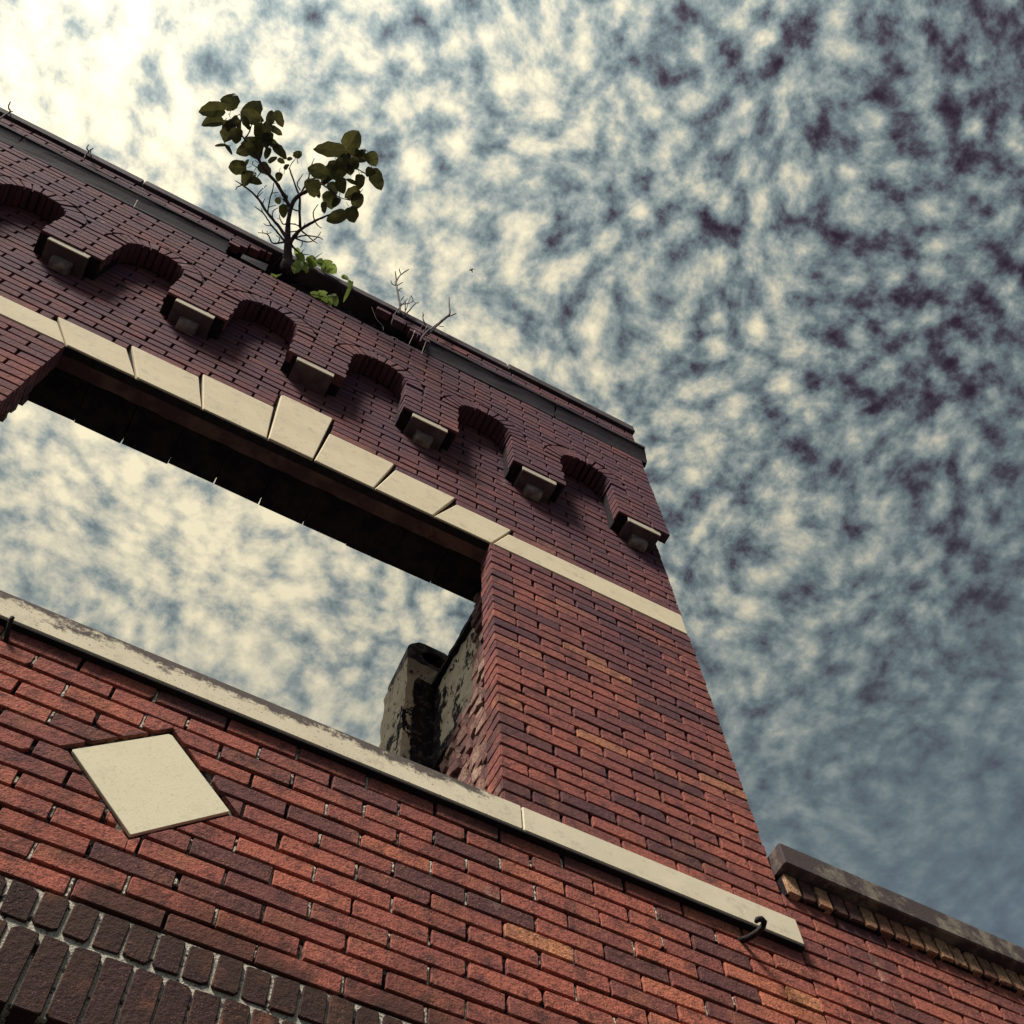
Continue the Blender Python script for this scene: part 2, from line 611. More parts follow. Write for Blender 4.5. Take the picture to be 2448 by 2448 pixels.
def row(z0, z1, x0, x1, phase, yf=W, cutters=(), first=None, depth=.05, dst=None, top=0.0):
    """one course between x0 and x1; cutters get and return polygons"""
    dst = bricks if dst is None else dst
    h = JT / 2
    k = math.floor((x0 - phase) / PITCH)
    xs = [x0]
    x = phase + k * PITCH
    while x < x1 - .03:
        if x > x0 + .03:
            xs.append(x + RB.uniform(-.004, .004))
        x += PITCH
    xs.append(x1)
    i = 0
    while i < len(xs) - 1:
        a, b = xs[i], xs[i + 1]
        p = rect(a + (h if i else 0), b - (h if i < len(xs) - 2 else 0), z0 + h, z1 - h)
        sk = RB.uniform(-.0012, .0012)
        p = [(q[0], q[1] + sk * (1 if q[0] > (a + b) / 2 else -1)) for q in p]
        ps = [p]
        for c in cutters:
            ps = [q2 for q in ps for q2 in c(q)]
        for q in ps:
            if len(q) >= 3 and area(q) > .0004:
                dst.append((q, yf + RB.uniform(-.0022, .0022), depth, tone()))
        i += 1


# ---- lower wall: 13 courses between the soldier band and the sill
ZS0, ZS1 = 2.924, 3.042            # sill
ZL0 = 2.075
dia = [(-.079, 2.542), (.140, 2.330), (.352, 2.546), (.140, 2.754)]   # diamond: left, bottom, right, top
dcx, dcz, dr = .1375, 2.543, .2135


def cut_diamond(p):
    r = dr + .019
    cx = sum(q[0] for q in p) / len(p)
    # pieces left and right of the tile
    if min(q[1] for q in p) > dcz + r or max(q[1] for q in p) < dcz - r:
        return [p]
    if max(q[0] for q in p) < dcx - r or min(q[0] for q in p) > dcx + r:
        return [p]
    cz = sum(q[1] for q in p) / len(p)
    sz = 1 if cz > dcz else -1
    out = []
    for sx in (-1, 1):
        # outside of the nearest edge: sx*(x-cx)+sz*(z-cz) >= r
        q = clip(p, -sx, -sz, -(r + sx * dcx + sz * dcz))
        q = clip(q, -sx, 0, -sx * dcx) if q else q
        if len(q) >= 3 and area(q) > .0004:
            out.append(q)
    return out


HL = (ZS0 - ZL0) / 13
for j in range(13):
    z1 = ZS0 - j * HL
    row(z1 - HL, z1, XL, XR, .060 if j % 2 == 0 else .167, cutters=(cut_diamond,))

# ---- piers beside the window
ZB0, ZB1 = 4.998, 5.200            # stone band
HP = .0645
XJR, XJL = 1.170, -.870            # front corners of the opening
pier_corner = []
zb = ZB0
k = 0
while zb > ZS1 + .02:
    z0 = max(zb - HP, ZS1)
    odd = k % 2
    row(z0, zb, XJR, XR, XJR + (.109 if odd == 0 else .218), dst=bricks)
    row(z0, zb, XL, XJL, XJL - (.109 if odd == 0 else .218), dst=bricks)
    zb -= HP
    k += 1
# ---- courses between the stone band and the arcade, stepping round the voussoirs
ZC = 5.935
HU = (ZC - ZB1) / 11
steps = [(-.997, -.668, 1), (-.668, -.335, 2), (-.335, .026, 3), (.026, .311, 6), (.311, .660, 3), (.660, .990, 2), (.990, 1.300, 1)]


def jitterx(a):
    return a + RB.uniform(-.003, .003)


for r_ in range(11):
    z0 = ZB1 + r_ * HU
    blocked = [(a, b) for a, b, n_ in steps if r_ < n_]
    segs = []
    if blocked:
        segs = [(XL, blocked[0][0] - .008), (blocked[-1][1] + .008, XR)]
    else:
        segs = [(XL, XR)]
    for a, b in segs:
        row(z0, z0 + HU, a, b, .02 if r_ % 2 == 0 else .129, dst=bricks)
# ---- wall seen inside the blind arches
for r_ in range(10):
    z0 = ZC + r_ * .0645
    row(z0, z0 + .0645, XL, XR, .05 if r_ % 2 == 0 else .159, dst=bricks, yf=W + .002)

# ---- the arcaded upper wall
AP = .655
ARC = [-.200 + AP * i for i in range(-4, 4)]
AR = .164
ZSP = 6.340
RO = AR + .104
ZT = 7.095
HA = (ZT - ZC) / 18


def cut_arches(p):
    """keep courses out of the arch and its ring"""
    z0 = min(q[1] for q in p)
    z1 = max(q[1] for q in p)
    ps = [p]
    for c in ARC:
        nxt = []
        for q in ps:
            zc = (z0 + z1) / 2
            if zc < ZSP:
                hw = AR
            else:
                dz = zc - ZSP
                if dz > RO + .02:
                    nxt.append(q)
                    continue
                hw = None
            x0 = min(a[0] for a in q)
            x1 = max(a[0] for a in q)
            if hw is not None:
                if x1 < c - hw or x0 > c + hw:
                    nxt.append(q)
                    continue
                for s in (-1, 1):
                    t = clip(q, -s, 0, -(s * c + hw))
                    if len(t) >= 3 and area(t) > .0008:
                        nxt.append(t)
            else:
                ro = RO + .009
                if x1 < c - ro or x0 > c + ro:
                    nxt.append(q)
                    continue
                for s in (-1, 1):
                    t = clip(q, -s, 0, -s * c)
                    # cut along tangents of the ring
                    dz = min(max(zc - ZSP, 0.0), ro * .985)
                    th = math.asin(dz / ro)
                    nx, nz = s * math.cos(th), math.sin(th)
                    t = clip(t, -nx, -nz, -(nx * c + nz * ZSP + ro)) if t else t
                    if len(t) >= 3 and area(t) > .0008:
                        nxt.append(t)
        ps = nxt
    return ps


for r_ in range(18):
    z0 = ZC + r_ * HA
    row(z0, z0 + HA, XL, XR, -.0365 if r_ % 2 == 0 else .0725, yf=F, cutters=(cut_arches,), dst=bricks, depth=.06)

# ---- parapet courses between cornice and coping, broken away round the sapling
GAP0, GAP1 = -.585, .690
YP = 1.876
for r_ in range(4):
    z0 = 7.345 + r_ * .0645
    e0 = GAP0 + (.02, .06, .13, .20)[r_]
    e1 = GAP1 - (.02, .10, .22, .34)[r_]
    row(z0, z0 + .0645, XL, e0, .02 if r_ % 2 else .129, yf=YP, dst=bricks)
    row(z0, z0 + .0645, e1, XR + .006, .02 if r_ % 2 else .129, yf=YP, dst=bricks)

# ---- pick the bricks that show largest; the others become one piece of brickwork
def shown(p, yf):
    cx = sum(q[0] for q in p) / len(p)
    cz = sum(q[1] for q in p) / len(p)
    u, v = project(cx, yf, cz)
    if not (-20 < u < 2468 and -20 < v < 2468):
        return 0
    P2 = [project(q[0], yf, q[1]) for q in p]
    return abs(.5 * sum(P2[i - 1][0] * P2[i][1] - P2[i][0] * P2[i - 1][1] for i in range(len(P2))))


order = sorted(range(len(bricks)), key=lambda i: -shown(bricks[i][0], bricks[i][1]))
single = set(order[:300])
pool = {}
rest = MB()
for i, (p, yf, dp, t) in enumerate(bricks):
    if i in single:
        w = max(q[0] for q in p) - min(q[0] for q in p)
        full = len(p) == 4 and abs(w - (PITCH - JT)) < .006 and abs(dp - .05) < 1e-6
        cx = (max(q[0] for q in p) + min(q[0] for q in p)) / 2
        cz = (max(q[1] for q in p) + min(q[1] for q in p)) / 2
        if full:
            key = RB.randrange(56)
            if key not in pool:
                hh = (max(q[1] for q in p) - min(q[1] for q in p)) / 2 - .0005
                v, f = brick_geo(rect(-w / 2, w / 2, -hh, hh), 0, .05, chip=.07)
                mb = MB()
                mb.add(v, f, t)
                pool[key] = mb.mesh('brick', M_BRICK)
            link('brick', pool[key], (cx, yf, cz), facade)
        else:
            v, f = brick_geo(p, yf, dp)
            mb = MB()
            mb.add(v, f, t)
            mb.obj('brick', M_BRICK, facade, origin=(cx, yf, cz))
    else:
        v, f = brick_geo(p, yf, dp)
        rest.add(v, f, t)

# ---- jamb courses of the opening: corner bricks run back, then a broken rebate
rough = MB()
zb = ZB0
k = 0
while zb > ZS1 + .02:
    z0 = max(zb - HP, ZS1) + JT / 2
    z1 = zb - JT / 2
    t = tone()
    for xa, xb in ((XJR + .0012, XJR + .09), (XJL - .09, XJL - .0012)):
        jamb = MB()
        jamb.box(xa, xb, W + .004, W + .098 + RB.uniform(-.004, .003), z0, z1, t * .8, .0015, RB)
        jamb.obj('jamb_brick', M_BRICK, facade)
    for side, xr in ((1, 1.238), (-1, -.936)):
        y = 2.106
        yend = 2.31 if (z0 > 4.12 or side < 0) else 2.58 + RB.uniform(-.06, .03)
        while y < yend - .03:
            w = RB.uniform(.035, .11)
            ye = min(y + w, yend)
            dx = RB.uniform(-.014, .010)
            a, b = (xr + dx, xr + .12) if side > 0 else (xr - .12, xr - dx)
            rough.box(a, b, y + .004, ye, z0 + RB.uniform(-.006, .004), z1 + RB.uniform(-.004, .006), RB.random(), .006, RB)
            y = ye
    zb -= HP
    k += 1
tag(rough.obj('broken_brickwork', M_ROUGHBRICK, facade), kind='stuff')

# walls below the frame, down to the pavement
for r_ in range(56):
    z1 = ZL0 - r_ * .0645
    if z1 - .0645 < GROUND:
        break
    for a, b in ((XL, -1.62), (1.86, XR)):
        tmp = []
        row(z1 - .0645, z1, a, b, .06 if r_ % 2 else .167, dst=tmp)
        for p, yf, dp, t in tmp:
            v, f = brick_geo(p, yf, dp)
            rest.add(v, f, t)
tag(rest.obj('brickwork', M_BRICK, facade, origin=(0, W, 4)), kind='stuff')

# ---- rowlock course and soldier course over the lower opening
SP = .0675
for name, za, zc_, yf in (('rowlock_brick', 1.967, ZL0, W - .001), ('soldier_brick', 1.758, 1.962, W - .002)):
    x = -1.62 + (.012 if name[0] == 'r' else -.02)
    while x < 1.80:
        w = SP - .0085 + RB.uniform(-.003, .002)
        t = RB.betavariate(1.6, 2.2)
        sl = RB.uniform(-.0025, .0025)
        p = [(x, za + .005 + RB.uniform(-.002, .002)), (x + w, za + .005 + RB.uniform(-.002, .002)), (x + w + sl, zc_ - .006 + RB.uniform(-.003, .001)),
             (x + sl, zc_ - .006 + RB.uniform(-.003, .001))]
        v, f = brick_geo(p, yf + RB.uniform(-.003, .002), .06, corner=.006, chip=.15, wob=.0015)
        mb = MB()
        mb.add(v, f, t)
        mb.obj(name, M_DARKBRICK, facade, origin=(x + w / 2, yf, (za + zc_) / 2))
        x += SP

# ---- mortar: the recessed body of the wall
core = MB()
CY = W + .0125
core.box(XL, XR - .006, CY, 2.30, 2.073, ZS0 + .06)
core.box(XL, -1.62, CY, 2.30, GROUND, 2.073)
core.box(1.86, XR - .006, CY, 2.30, GROUND, 2.073)
core.box(XJR + .012, XR - .006, CY, 2.10, ZS1 - .02, ZB0 + .05)
core.box(1.252, XR - .006, 2.10, 2.29, ZS1 - .02, ZB0 + .05)
core.box(XL, XJL - .012, CY, 2.10, ZS1 - .02, ZB0 + .05)
core.box(XL, -.950, 2.10, 2.29, ZS1 - .02, ZB0 + .05)
core.box(XL, XR - .006, CY + .002, 2.30, 5.06, 7.30)
# body of the arcade: strips above each arch, pendants between
FY = F + .0125
NA = 14
for c in ARC:
    x0, x1 = c - AP / 2, c + AP / 2
    for s in (-1, 1):                                            # half pendants either side
        a, b = (x0, c - AR - .008) if s < 0 else (c + AR + .008, x1)
        if b < XL or a > XR:
            continue
        a, b = max(a, XL), min(b, XR - .006)
        core.box(a, b, FY, 2.008, ZC + .004, ZSP)
        core.box(a, b, FY, 2.008, ZSP, ZT)
    if c + AR < XR:
        r = AR + .008
        for i in range(NA):
            t0, t1 = math.pi * i / NA, math.pi * (i + 1) / NA
            xa, za = c + r * math.cos(t0), ZSP + r * math.sin(t0)
            xb, zb_ = c + r * math.cos(t1), ZSP + r * math.sin(t1)
            core.add([(xa, FY, za), (xb, FY, zb_), (xb, FY, ZT), (xa, FY, ZT), (xa, 2.008, za), (xb, 2.008, zb_)],
                     [(0, 1, 2, 3), (0, 4, 5, 1)])
core.box(XL, GAP0 - .03, YP + .012, 2.30, ZT, 7.62)
core.box(GAP1 + .03, XR, YP + .012, 2.30, ZT, 7.62)
tag(core.obj('mortar', M_MORTAR, facade, origin=(0, 2.15, 3)), kind='stuff')
pale = MB()
pale.box(-1.62, 1.86, W + .0055, 2.10, 1.765, 2.0725)
tag(pale.obj('pale_mortar', M_POINT, facade), kind='stuff')
# remains of pointing standing in the upright joints of the lower wall
pt = MB()
for p, yf, dp, t in bricks:
    zc = sum(q[1] for q in p) / len(p)
    if abs(yf - W) > .01 or not (2.0 < zc < 2.93):
        continue
    xe = max(q[0] for q in p)
    if not (-.7 < xe < 2.2) or RB.random() > (.62 if xe < 1.0 else .35):
        continue
    za = min(q[1] for q in p)
    zb_ = max(q[1] for q in p)
    if abs(xe - dcx) + abs(zc - dcz) < dr + .05:
        continue
    n = 6
    lo = RB.choice((0, 0, 0, 1, 2))
    hi = RB.choice((n, n, n, n - 1, n - 2))
    y0 = W + RB.uniform(.0025, .007)
    vs = []
    for i in range(lo, hi + 1):
        z = za + (zb_ - za) * i / n
        y = y0 + RB.uniform(-.002, .002)
        wj = RB.uniform(-.0015, .0015)
        vs += [(xe - .001, y + .006, z), (xe + .003 + wj, y, z), (xe + JT - .003 + wj, y + RB.uniform(-.001, .001), z), (xe + JT + .001, y + .006, z)]
    fs = []
    for i in range(hi - lo):
        for q in range(3):
            o = i * 4
            fs.append((o + q, o + q + 1, o + q + 5, o + q + 4))
    fs.append((0, 3, 2, 1))
    pt.add(vs, fs)
tag(pt.obj('pointing', M_POINT, facade), kind='stuff')

# ---- sill: two long stones
def stone(name, poly, yf, depth, mat, parent=facade, bev=.004, corner=.004, wob=.0006, chip=0.0, label=None):
    v, f = brick_geo(poly, yf, depth, bev, corner, wob, chip)
    mb = MB()
    mb.add(v, f)
    cx = sum(q[0] for q in poly) / len(poly)
    cz = min(q[1] for q in poly)
    o = mb.obj(name, mat, parent, origin=(cx, yf + depth / 2, cz))
    if label:
        o['label'] = label
    return o


YS = 1.974
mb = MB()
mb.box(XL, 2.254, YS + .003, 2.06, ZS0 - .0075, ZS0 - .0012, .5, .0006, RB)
mb.obj('sill_shade_strip', M_TAR, facade)  # dark strip added under the sill to deepen its underside shade
stone('sill_stone', rect(XL, 1.2195, ZS0, ZS1), YS, .40, M_SILL, label='long cream sill stone stained dark along its top edge')
stone('sill_stone', rect(1.2235, 2.256, ZS0, ZS1), YS, .34, M_SILL, label='clean cream sill stone under the pier')
# ---- diamond tile
stone('diamond_tile', [(dcx - dr, dcz), (dcx, dcz - dr), (dcx + dr, dcz), (dcx, dcz + dr)], W + .0025, .05, M_TILE, bev=.0012, corner=.005, wob=.0002,
      label='cream diamond shaped tile set in the brick')

# ---- flat arch of stone voussoirs and the band
h = .004
jb = [-.872, -.556, -.252, .055, .277, .576, .876, 1.181]
jt = [-.997, -.670, -.337, .027, .309, .660, .990, 1.299]
for i in range(7):
    top = ZB1 + HU * (1, 2, 3, 6, 3, 2, 1)[i] - .004
    a0, a1, b0, b1 = jb[i], jt[i], jb[i + 1], jt[i + 1]
    kz = (top - ZB0) / (HU * 3 + .2) if i == 3 else 1.0
    p = [(a0 + h, ZB0), (b0 - h, ZB0), (b1 - h, top), (a1 + h, top)]
    stone('keystone' if i == 3 else 'voussoir', p, W - (.008 if i == 3 else .003) + RB.uniform(-.0015, .0015), .034, M_STONE, wob=.0012, chip=.15)
stone('band_stone', [(XL, ZB0), (jb[0] - h, ZB0), (jt[0] - h + .028, ZB1 - .004), (XL, ZB1 - .004)], W - .003, .06, M_STONE)
stone('band_stone', [(jb[7] + h, ZB0), (2.250, ZB0), (2.250, ZB1 - .004), (jt[7] + h - .028, ZB1 - .004)], W - .004, .06, M_STONE)
# ---- lintel behind the voussoirs and the soffit behind that
mb = MB()
mb.box(-.90, 1.20, 2.0045, 2.040, 4.9905, 4.9965, .5, .001, RB)
mb.obj('soffit_shade_strip', M_IRON, facade)  # dark plate added beneath the voussoirs, standing in for soffit shade
lb = MB()
n = 40
R2 = random.Random(3)
vs = []
for i in range(n + 1):
    x = -.90 + (2.10) * i / n
    yb = 2.108 + R2.uniform(-.003, .003)
    vs += [(x, 2.042, 4.990), (x, yb, 4.988), (x, yb, 5.06), (x, 2.042, 5.06)]
fs = []
for i in range(n):
    for q in range(4):
        fs.append((i * 4 + q, i * 4 + (q + 1) % 4, i * 4 + 4 + (q + 1) % 4, i * 4 + 4 + q))
lb.add(vs, fs)
lb.obj('lintel_beam', M_LINTEL, facade)
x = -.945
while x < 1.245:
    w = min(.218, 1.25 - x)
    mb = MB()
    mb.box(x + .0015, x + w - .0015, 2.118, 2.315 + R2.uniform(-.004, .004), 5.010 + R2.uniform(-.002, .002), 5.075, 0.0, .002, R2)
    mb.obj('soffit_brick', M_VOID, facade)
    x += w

# ---- corbel stones under the pendants
CORB = [.1275 + AP * i for i in range(-4, 4)]
for i, c in enumerate(CORB):
    if c - .17 < XL:
        continue
    hw = .102
    mb = MB()
    v, f = brick_geo(rect(c - hw, c + hw, 5.884, 5.937), 1.897 + RB.uniform(-.002, .002), .105, .004, .005, .0008, .3)
    mb.add(v, f)
    co = mb.obj('corbel_stone', M_CORBELSHADE, facade)
    mb = MB()
    v, f = brick_geo(rect(c - hw - .001, c + hw + .001, 5.8825, 5.9375), 1.8905 + RB.uniform(-.001, .001), .006, .0015, .004, .0012, .3)
    mb.add(v, f)
    mb.obj('facing', M_CORBEL, co)  # pale front sheet, so only the slab behind carries the painted shade
    if i != 4:                     # one has lost its boss
        mb = MB()
        bw, n_ = .050, 7
        vs, fs = [], []
        for s in range(n_):        # rounded boss tucked under the slab
            a = math.pi / 2 * s / (n_ - 1)
            y = 1.998 - .047 * math.cos(a) ** .6
            z = 5.883 - .075 * math.sin(a) ** .8
            kx = bw * (1 - .18 * math.sin(a) ** 2)
            vs += [(c - kx, y, z), (c - kx * .75, y - .004, z - .003), (c + kx * .75, y - .004, z - .003), (c + kx, y, z), (c + kx, 2.0, z), (c - kx, 2.0, z)]
        for s in range(n_ - 1):
            for q in range(6):
                fs.append((s * 6 + q, s * 6 + (q + 1) % 6, s * 6 + 6 + (q + 1) % 6, s * 6 + 6 + q))
        fs.append(tuple(range((n_ - 1) * 6, n_ * 6)))
        mb.add(vs, fs)
        mb.obj('boss', M_BOSS, co, smooth=False)

# ---- brick rings of the blind arches
NV = 13
for c in ARC:
    if c + AR > XR or c - AR < XL:
        continue
    for i in range(NV):
        t0 = math.pi * (i + .07) / NV
        t1 = math.pi * (i + .93) / NV
        r0, r1 = AR + RB.uniform(-.002, .003), RO + RB.uniform(-.006, .004)
        p = [(c + r1 * math.cos(t0), ZSP + r1 * math.sin(t0)), (c + r1 * math.cos(t1), ZSP + r1 * math.sin(t1)),
             (c + r0 * math.cos(t1), ZSP + r0 * math.sin(t1)), (c + r0 * math.cos(t0), ZSP + r0 * math.sin(t0))]
        v, f = brick_geo(p, F - RB.uniform(-.002, .004), .115, .003, .004, .001, .2)
        mb = MB()
        mb.add(v, f, RB.uniform(.2, .8))
        mb.obj('arch_brick', M_BRICK, facade, origin=(c + .21 * math.cos((t0 + t1) / 2), F, ZSP + .21 * math.sin((t0 + t1) / 2)))

# ---- cornice moulding in lengths, broken away in the middle
def cornice(x0, x1, end0=0.0, end1=0.0):
    prof = [(F + .03, ZT - .002), (F - .004, ZT - .002), (F - .006, 7.125), (F - .012, 7.165), (F - .022, 7.215), (F - .036, 7.262), (F - .042, 7.268),
            (F - .044, 7.300), (F - .030, 7.318), (F + .03, 7.330)]
    mb = MB()
    nx = max(2, int((x1 - x0) / .12))
    vs = []
    for i in range(nx + 1):
        x = x0 + (x1 - x0) * i / nx
        for y, z in prof:
            e = end1 * (z - ZT) if i == nx else (end0 * (z - ZT) if i == 0 else 0)
            vs.append((x + e + (RB.uniform(-.008, .008) if i in (0, nx) else 0), y + RB.uniform(-.0015, .0015), z + RB.uniform(-.0015, .0015)))
    m = len(prof)
    fs = []
    for i in range(nx):
        for q in range(m - 1):
            fs.append((i * m + q, i * m + q + 1, i * m + m + q + 1, i * m + m + q))
    fs.append(tuple(range(m)))
    fs.append(tuple(nx * m + q for q in range(m))[::-1])
    mb.add(vs, fs)
    return mb.obj('cornice_stone', M_CORNICE, facade)


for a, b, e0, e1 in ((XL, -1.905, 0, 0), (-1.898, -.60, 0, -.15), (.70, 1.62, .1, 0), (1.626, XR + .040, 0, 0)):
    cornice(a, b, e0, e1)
# short piece hanging on inside the break
mb = MB()
mb.box(-.52, -.36, F + .002, F + .05, 7.16, 7.30, .5, .006, RB)
mb.obj('cornice_fragment', M_CORNICE, facade)
# ---- broken core behind the gap
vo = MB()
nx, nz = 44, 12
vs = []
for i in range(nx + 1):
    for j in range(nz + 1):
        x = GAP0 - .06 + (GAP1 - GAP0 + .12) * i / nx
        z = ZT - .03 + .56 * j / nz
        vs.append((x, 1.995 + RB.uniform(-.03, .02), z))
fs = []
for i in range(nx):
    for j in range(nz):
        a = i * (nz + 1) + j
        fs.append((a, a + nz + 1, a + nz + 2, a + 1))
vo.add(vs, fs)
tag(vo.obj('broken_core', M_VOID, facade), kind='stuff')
# bed of old mortar left on the broken ledge
led = MB()
vs, fs = [], []
nx = 70
for i in range(nx + 1):
    x = GAP0 - .02 + (GAP1 - GAP0 + .02) * i / nx
    k = .5 + .5 * math.sin(x * 9.0 + 1.3) * math.sin(x * 23.0)
    hh = .006 + .040 * max(0, k - .25) * RB.uniform(.6, 1.2)
    y0 = F + .002 + RB.uniform(-.004, .012)
    vs += [(x, y0, ZT - .004), (x, y0 + .004, ZT + hh), (x, 1.99, ZT + hh + .01)]
for i in range(nx):
    for q in range(2):
        fs.append((i * 3 + q, i * 3 + 3 + q, i * 3 + 4 + q, i * 3 + 1 + q))
led.add(vs, fs)
tag(led.obj('mortar_bed', mat_plain('mortar bed', (0.16, 0.11, 0.10), (0.40, 0.33, 0.26), 18, 90, lo=.48, hi=.6), facade), kind='stuff')
# ---- coping along the top
xs = [XL - .02, -1.27, -.30, .48, 1.30, XR + .030]
for a, b in zip(xs[:-1], xs[1:]):
    dy = RB.uniform(-.004, .004)
    dz = RB.uniform(-.006, .006)
    stone('coping_stone', rect(a + .003, b - .003, 7.615 + dz, 7.722 + dz), 1.858 + dy, .47, M_COPING, bev=.006, corner=.010, wob=.003, chip=.2)

# ---- lintel, then unseen boards added to keep light from leaking through
mb = MB()
mb.box(-1.62, 1.86, 2.10, 2.28, 1.80, 1.98)
mb.obj('lower_lintel', M_TAR, facade)
x = -1.62
while x < 1.85:
    mb = MB()
    w = min(.145, 1.86 - x)
    mb.box(x + .002, x + w - .002, 2.20, 2.225, GROUND, 1.80, .5, .001, RB)
    mb.obj('light_stop_board', M_LIGHTSTOP, facade)
    x += .145

# ================================================================== low building on the right
low = thing('low_brick_building', 'low red brick building with weathered flat coping beside the tall pier', 'building', (4, 2.1, GROUND))
XA, XB = 2.2685, 5.2
lowb = []
for j in range(18):
    z1 = 3.2095 - j * .0665
    tmp = []
    row(z1 - .0665, z1, XA, XB, 2.485 if j % 2 == 0 else 2.375, yf=W + .006, dst=tmp)
    lowb += tmp
lrest = MB()
for p, yf, dp, t in lowb:
    v, f = brick_geo(p, yf, dp)
    mb = MB()
    mb.add(v, f, t * .85)
    if shown(p, yf) > 0:
        mb.obj('brick', M_BRICK, low, origin=(sum(q[0] for q in p) / 4, yf, sum(q[1] for q in p) / 4))
    else:
        lrest.add(v, f, t * .85)
for j in range(18, 72):
    z1 = 3.2095 - j * .0665
    if z1 - .0665 < GROUND:
        break
    tmp = []
    row(z1 - .0665, z1, XA, XB, 2.485 if j % 2 == 0 else 2.375, yf=W + .006, dst=tmp)
    for p, yf, dp, t in tmp:
        v, f = brick_geo(p, yf, dp)
        lrest.add(v, f, t * .85)
tag(lrest.obj('brickwork', M_BRICK, low), kind='stuff')
x = XA + .006
while x < XB:
    w = .066
    v, f = brick_geo(rect(x + .0085, x + w - .0045, 3.197, 3.292), 1.982 + RB.uniform(-.002, .003), .06, .003, .004, .0012, .1)
    mb = MB()
    t = RB.uniform(.15, 1.0) if RB.random() > .15 else 0.0
    mb.add(v, f, t)
    mb.obj('header_brick', M_TANBRICK, low, origin=(x + w / 2, 1.972, 3.24))
    x += w
mb = MB()
mb.box(XA + .002, XB, W + .019, 2.40, GROUND, 3.19)
mb.box(XA + .010, XB, 1.994, 2.40, 3.197, 3.293)
tag(mb.obj('mortar', M_MORTAR, low), kind='stuff')
for a, b in ((XA, 3.62), (3.626, XB + .05)):
    stone('coping_stone', rect(a, b, 3.294, 3.409), 1.940, .50, M_COPING2, low, bev=.006, corner=.008, wob=.0025, chip=.1)

# ================================================================== old party wall and chimney seen through the opening
pw = thing('plastered_party_wall', 'cream party wall with peeling plaster behind the window opening', 'wall', (1.42, 2.6, GROUND))


def rough_box(mb, x0, x1, y0, y1, z0, z1, n=(4, 8, 16), j=.008, R=random.Random(11)):
    nx, ny, nz = n
    idx = {}

    def vid(i, jj, kk):
        key = (i, jj, kk)
        if key not in idx:
            idx[key] = len(mb.v)
            mb.v.append((x0 + (x1 - x0) * i / nx + R.uniform(-j, j), y0 + (y1 - y0) * jj / ny + R.uniform(-j, j), z0 + (z1 - z0) * kk / nz + R.uniform(-j, j)))
            mb.a.append(.5)
        return idx[key]
    for jj in range(ny):
        for kk in range(nz):
            mb.f.append((vid(0, jj, kk), vid(0, jj, kk + 1), vid(0, jj + 1, kk + 1), vid(0, jj + 1, kk)))
            mb.f.append((vid(nx, jj, kk), vid(nx, jj + 1, kk), vid(nx, jj + 1, kk + 1), vid(nx, jj, kk + 1)))
    for i in range(nx):
        for kk in range(nz):
            mb.f.append((vid(i, 0, kk), vid(i + 1, 0, kk), vid(i + 1, 0, kk + 1), vid(i, 0, kk + 1)))
            mb.f.append((vid(i, ny, kk), vid(i, ny, kk + 1), vid(i + 1, ny, kk + 1), vid(i + 1, ny, kk)))
        for jj in range(ny):
            mb.f.append((vid(i, jj, 0), vid(i, jj + 1, 0), vid(i + 1, jj + 1, 0), vid(i + 1, jj, 0)))
            mb.f.append((vid(i, jj, nz), vid(i + 1, jj, nz), vid(i + 1, jj + 1, nz), vid(i, jj + 1, nz)))


mb = MB()
rough_box(mb, 1.30, 1.60, 2.32, 2.86, 4.33, 5.0, (5, 14, 16), .006)
mb.obj('upper_wall', M_PLASTER, pw)
mb = MB()
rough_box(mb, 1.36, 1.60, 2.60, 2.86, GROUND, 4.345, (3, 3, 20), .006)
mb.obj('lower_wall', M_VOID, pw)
mb = MB()
rough_box(mb, 1.272, 1.64, 2.31, 2.83, 4.992, 5.028, (3, 22, 1), .0035)
mb.obj('coping_board', M_TAR, pw)

ch = thing('plastered_chimney', 'peeling cream chimney stack with sooty rounded top behind the window', 'chimney', (1.26, 2.95, GROUND))
CX0, CX1, CY0, CY1 = 1.140, 1.44, 2.822, 3.09
mb = MB()
rough_box(mb, CX0, CX1, CY0, CY1, GROUND, 5.18, (8, 8, 90), .006)
mb.obj('stack', M_PLASTER, ch)
mb = MB()                                   # rounded crown with a flue mouth facing the street
NS = 28
oc = []
hw = (CX1 - CX0) / 2
cxm = (CX0 + CX1) / 2
for i in range(NS):
    a = 2 * math.pi * i / NS
    ca, sa = math.cos(a), math.sin(a)
    ex = abs(ca) ** .62 * (1 if ca > 0 else -1)
    ez = abs(sa) ** (.62 if sa < 0 else .9) * (1 if sa > 0 else -1)
    oc.append((cxm + hw * ex, 5.285 + (.105 if sa < 0 else .125) * ez))
ic = [(cxm + .012 + .085 * math.cos(2 * math.pi * i / NS), 5.285 + .062 * math.sin(2 * math.pi * i / NS)) for i in range(NS)]
R3 = random.Random(5)
vs = [(x, CY0 + .012 + R3.uniform(-.004, .004), z + R3.uniform(-.004, .004)) for x, z in oc]
vs += [(x + R3.uniform(-.005, .005), CY0 + .006, z + R3.uniform(-.005, .005)) for x, z in ic]
vs += [(x, CY0 + .16, z) for x, z in ic]
vs += [(cxm + (x - cxm) * .94, CY1 - .01, z - .02) for x, z in oc]
fs = []
for i in range(NS):
    j = (i + 1) % NS
    fs += [(i, j, NS + j, NS + i), (NS + i, NS + j, 2 * NS + j, 2 * NS + i), (3 * NS + i, 3 * NS + j, j, i)]
fs += [tuple(range(2 * NS, 3 * NS)), tuple(range(3 * NS, 4 * NS))[::-1]]
mb.add(vs, fs)
crown = mb.obj('crown', M_SOOTSTONE, ch)
mb = MB()
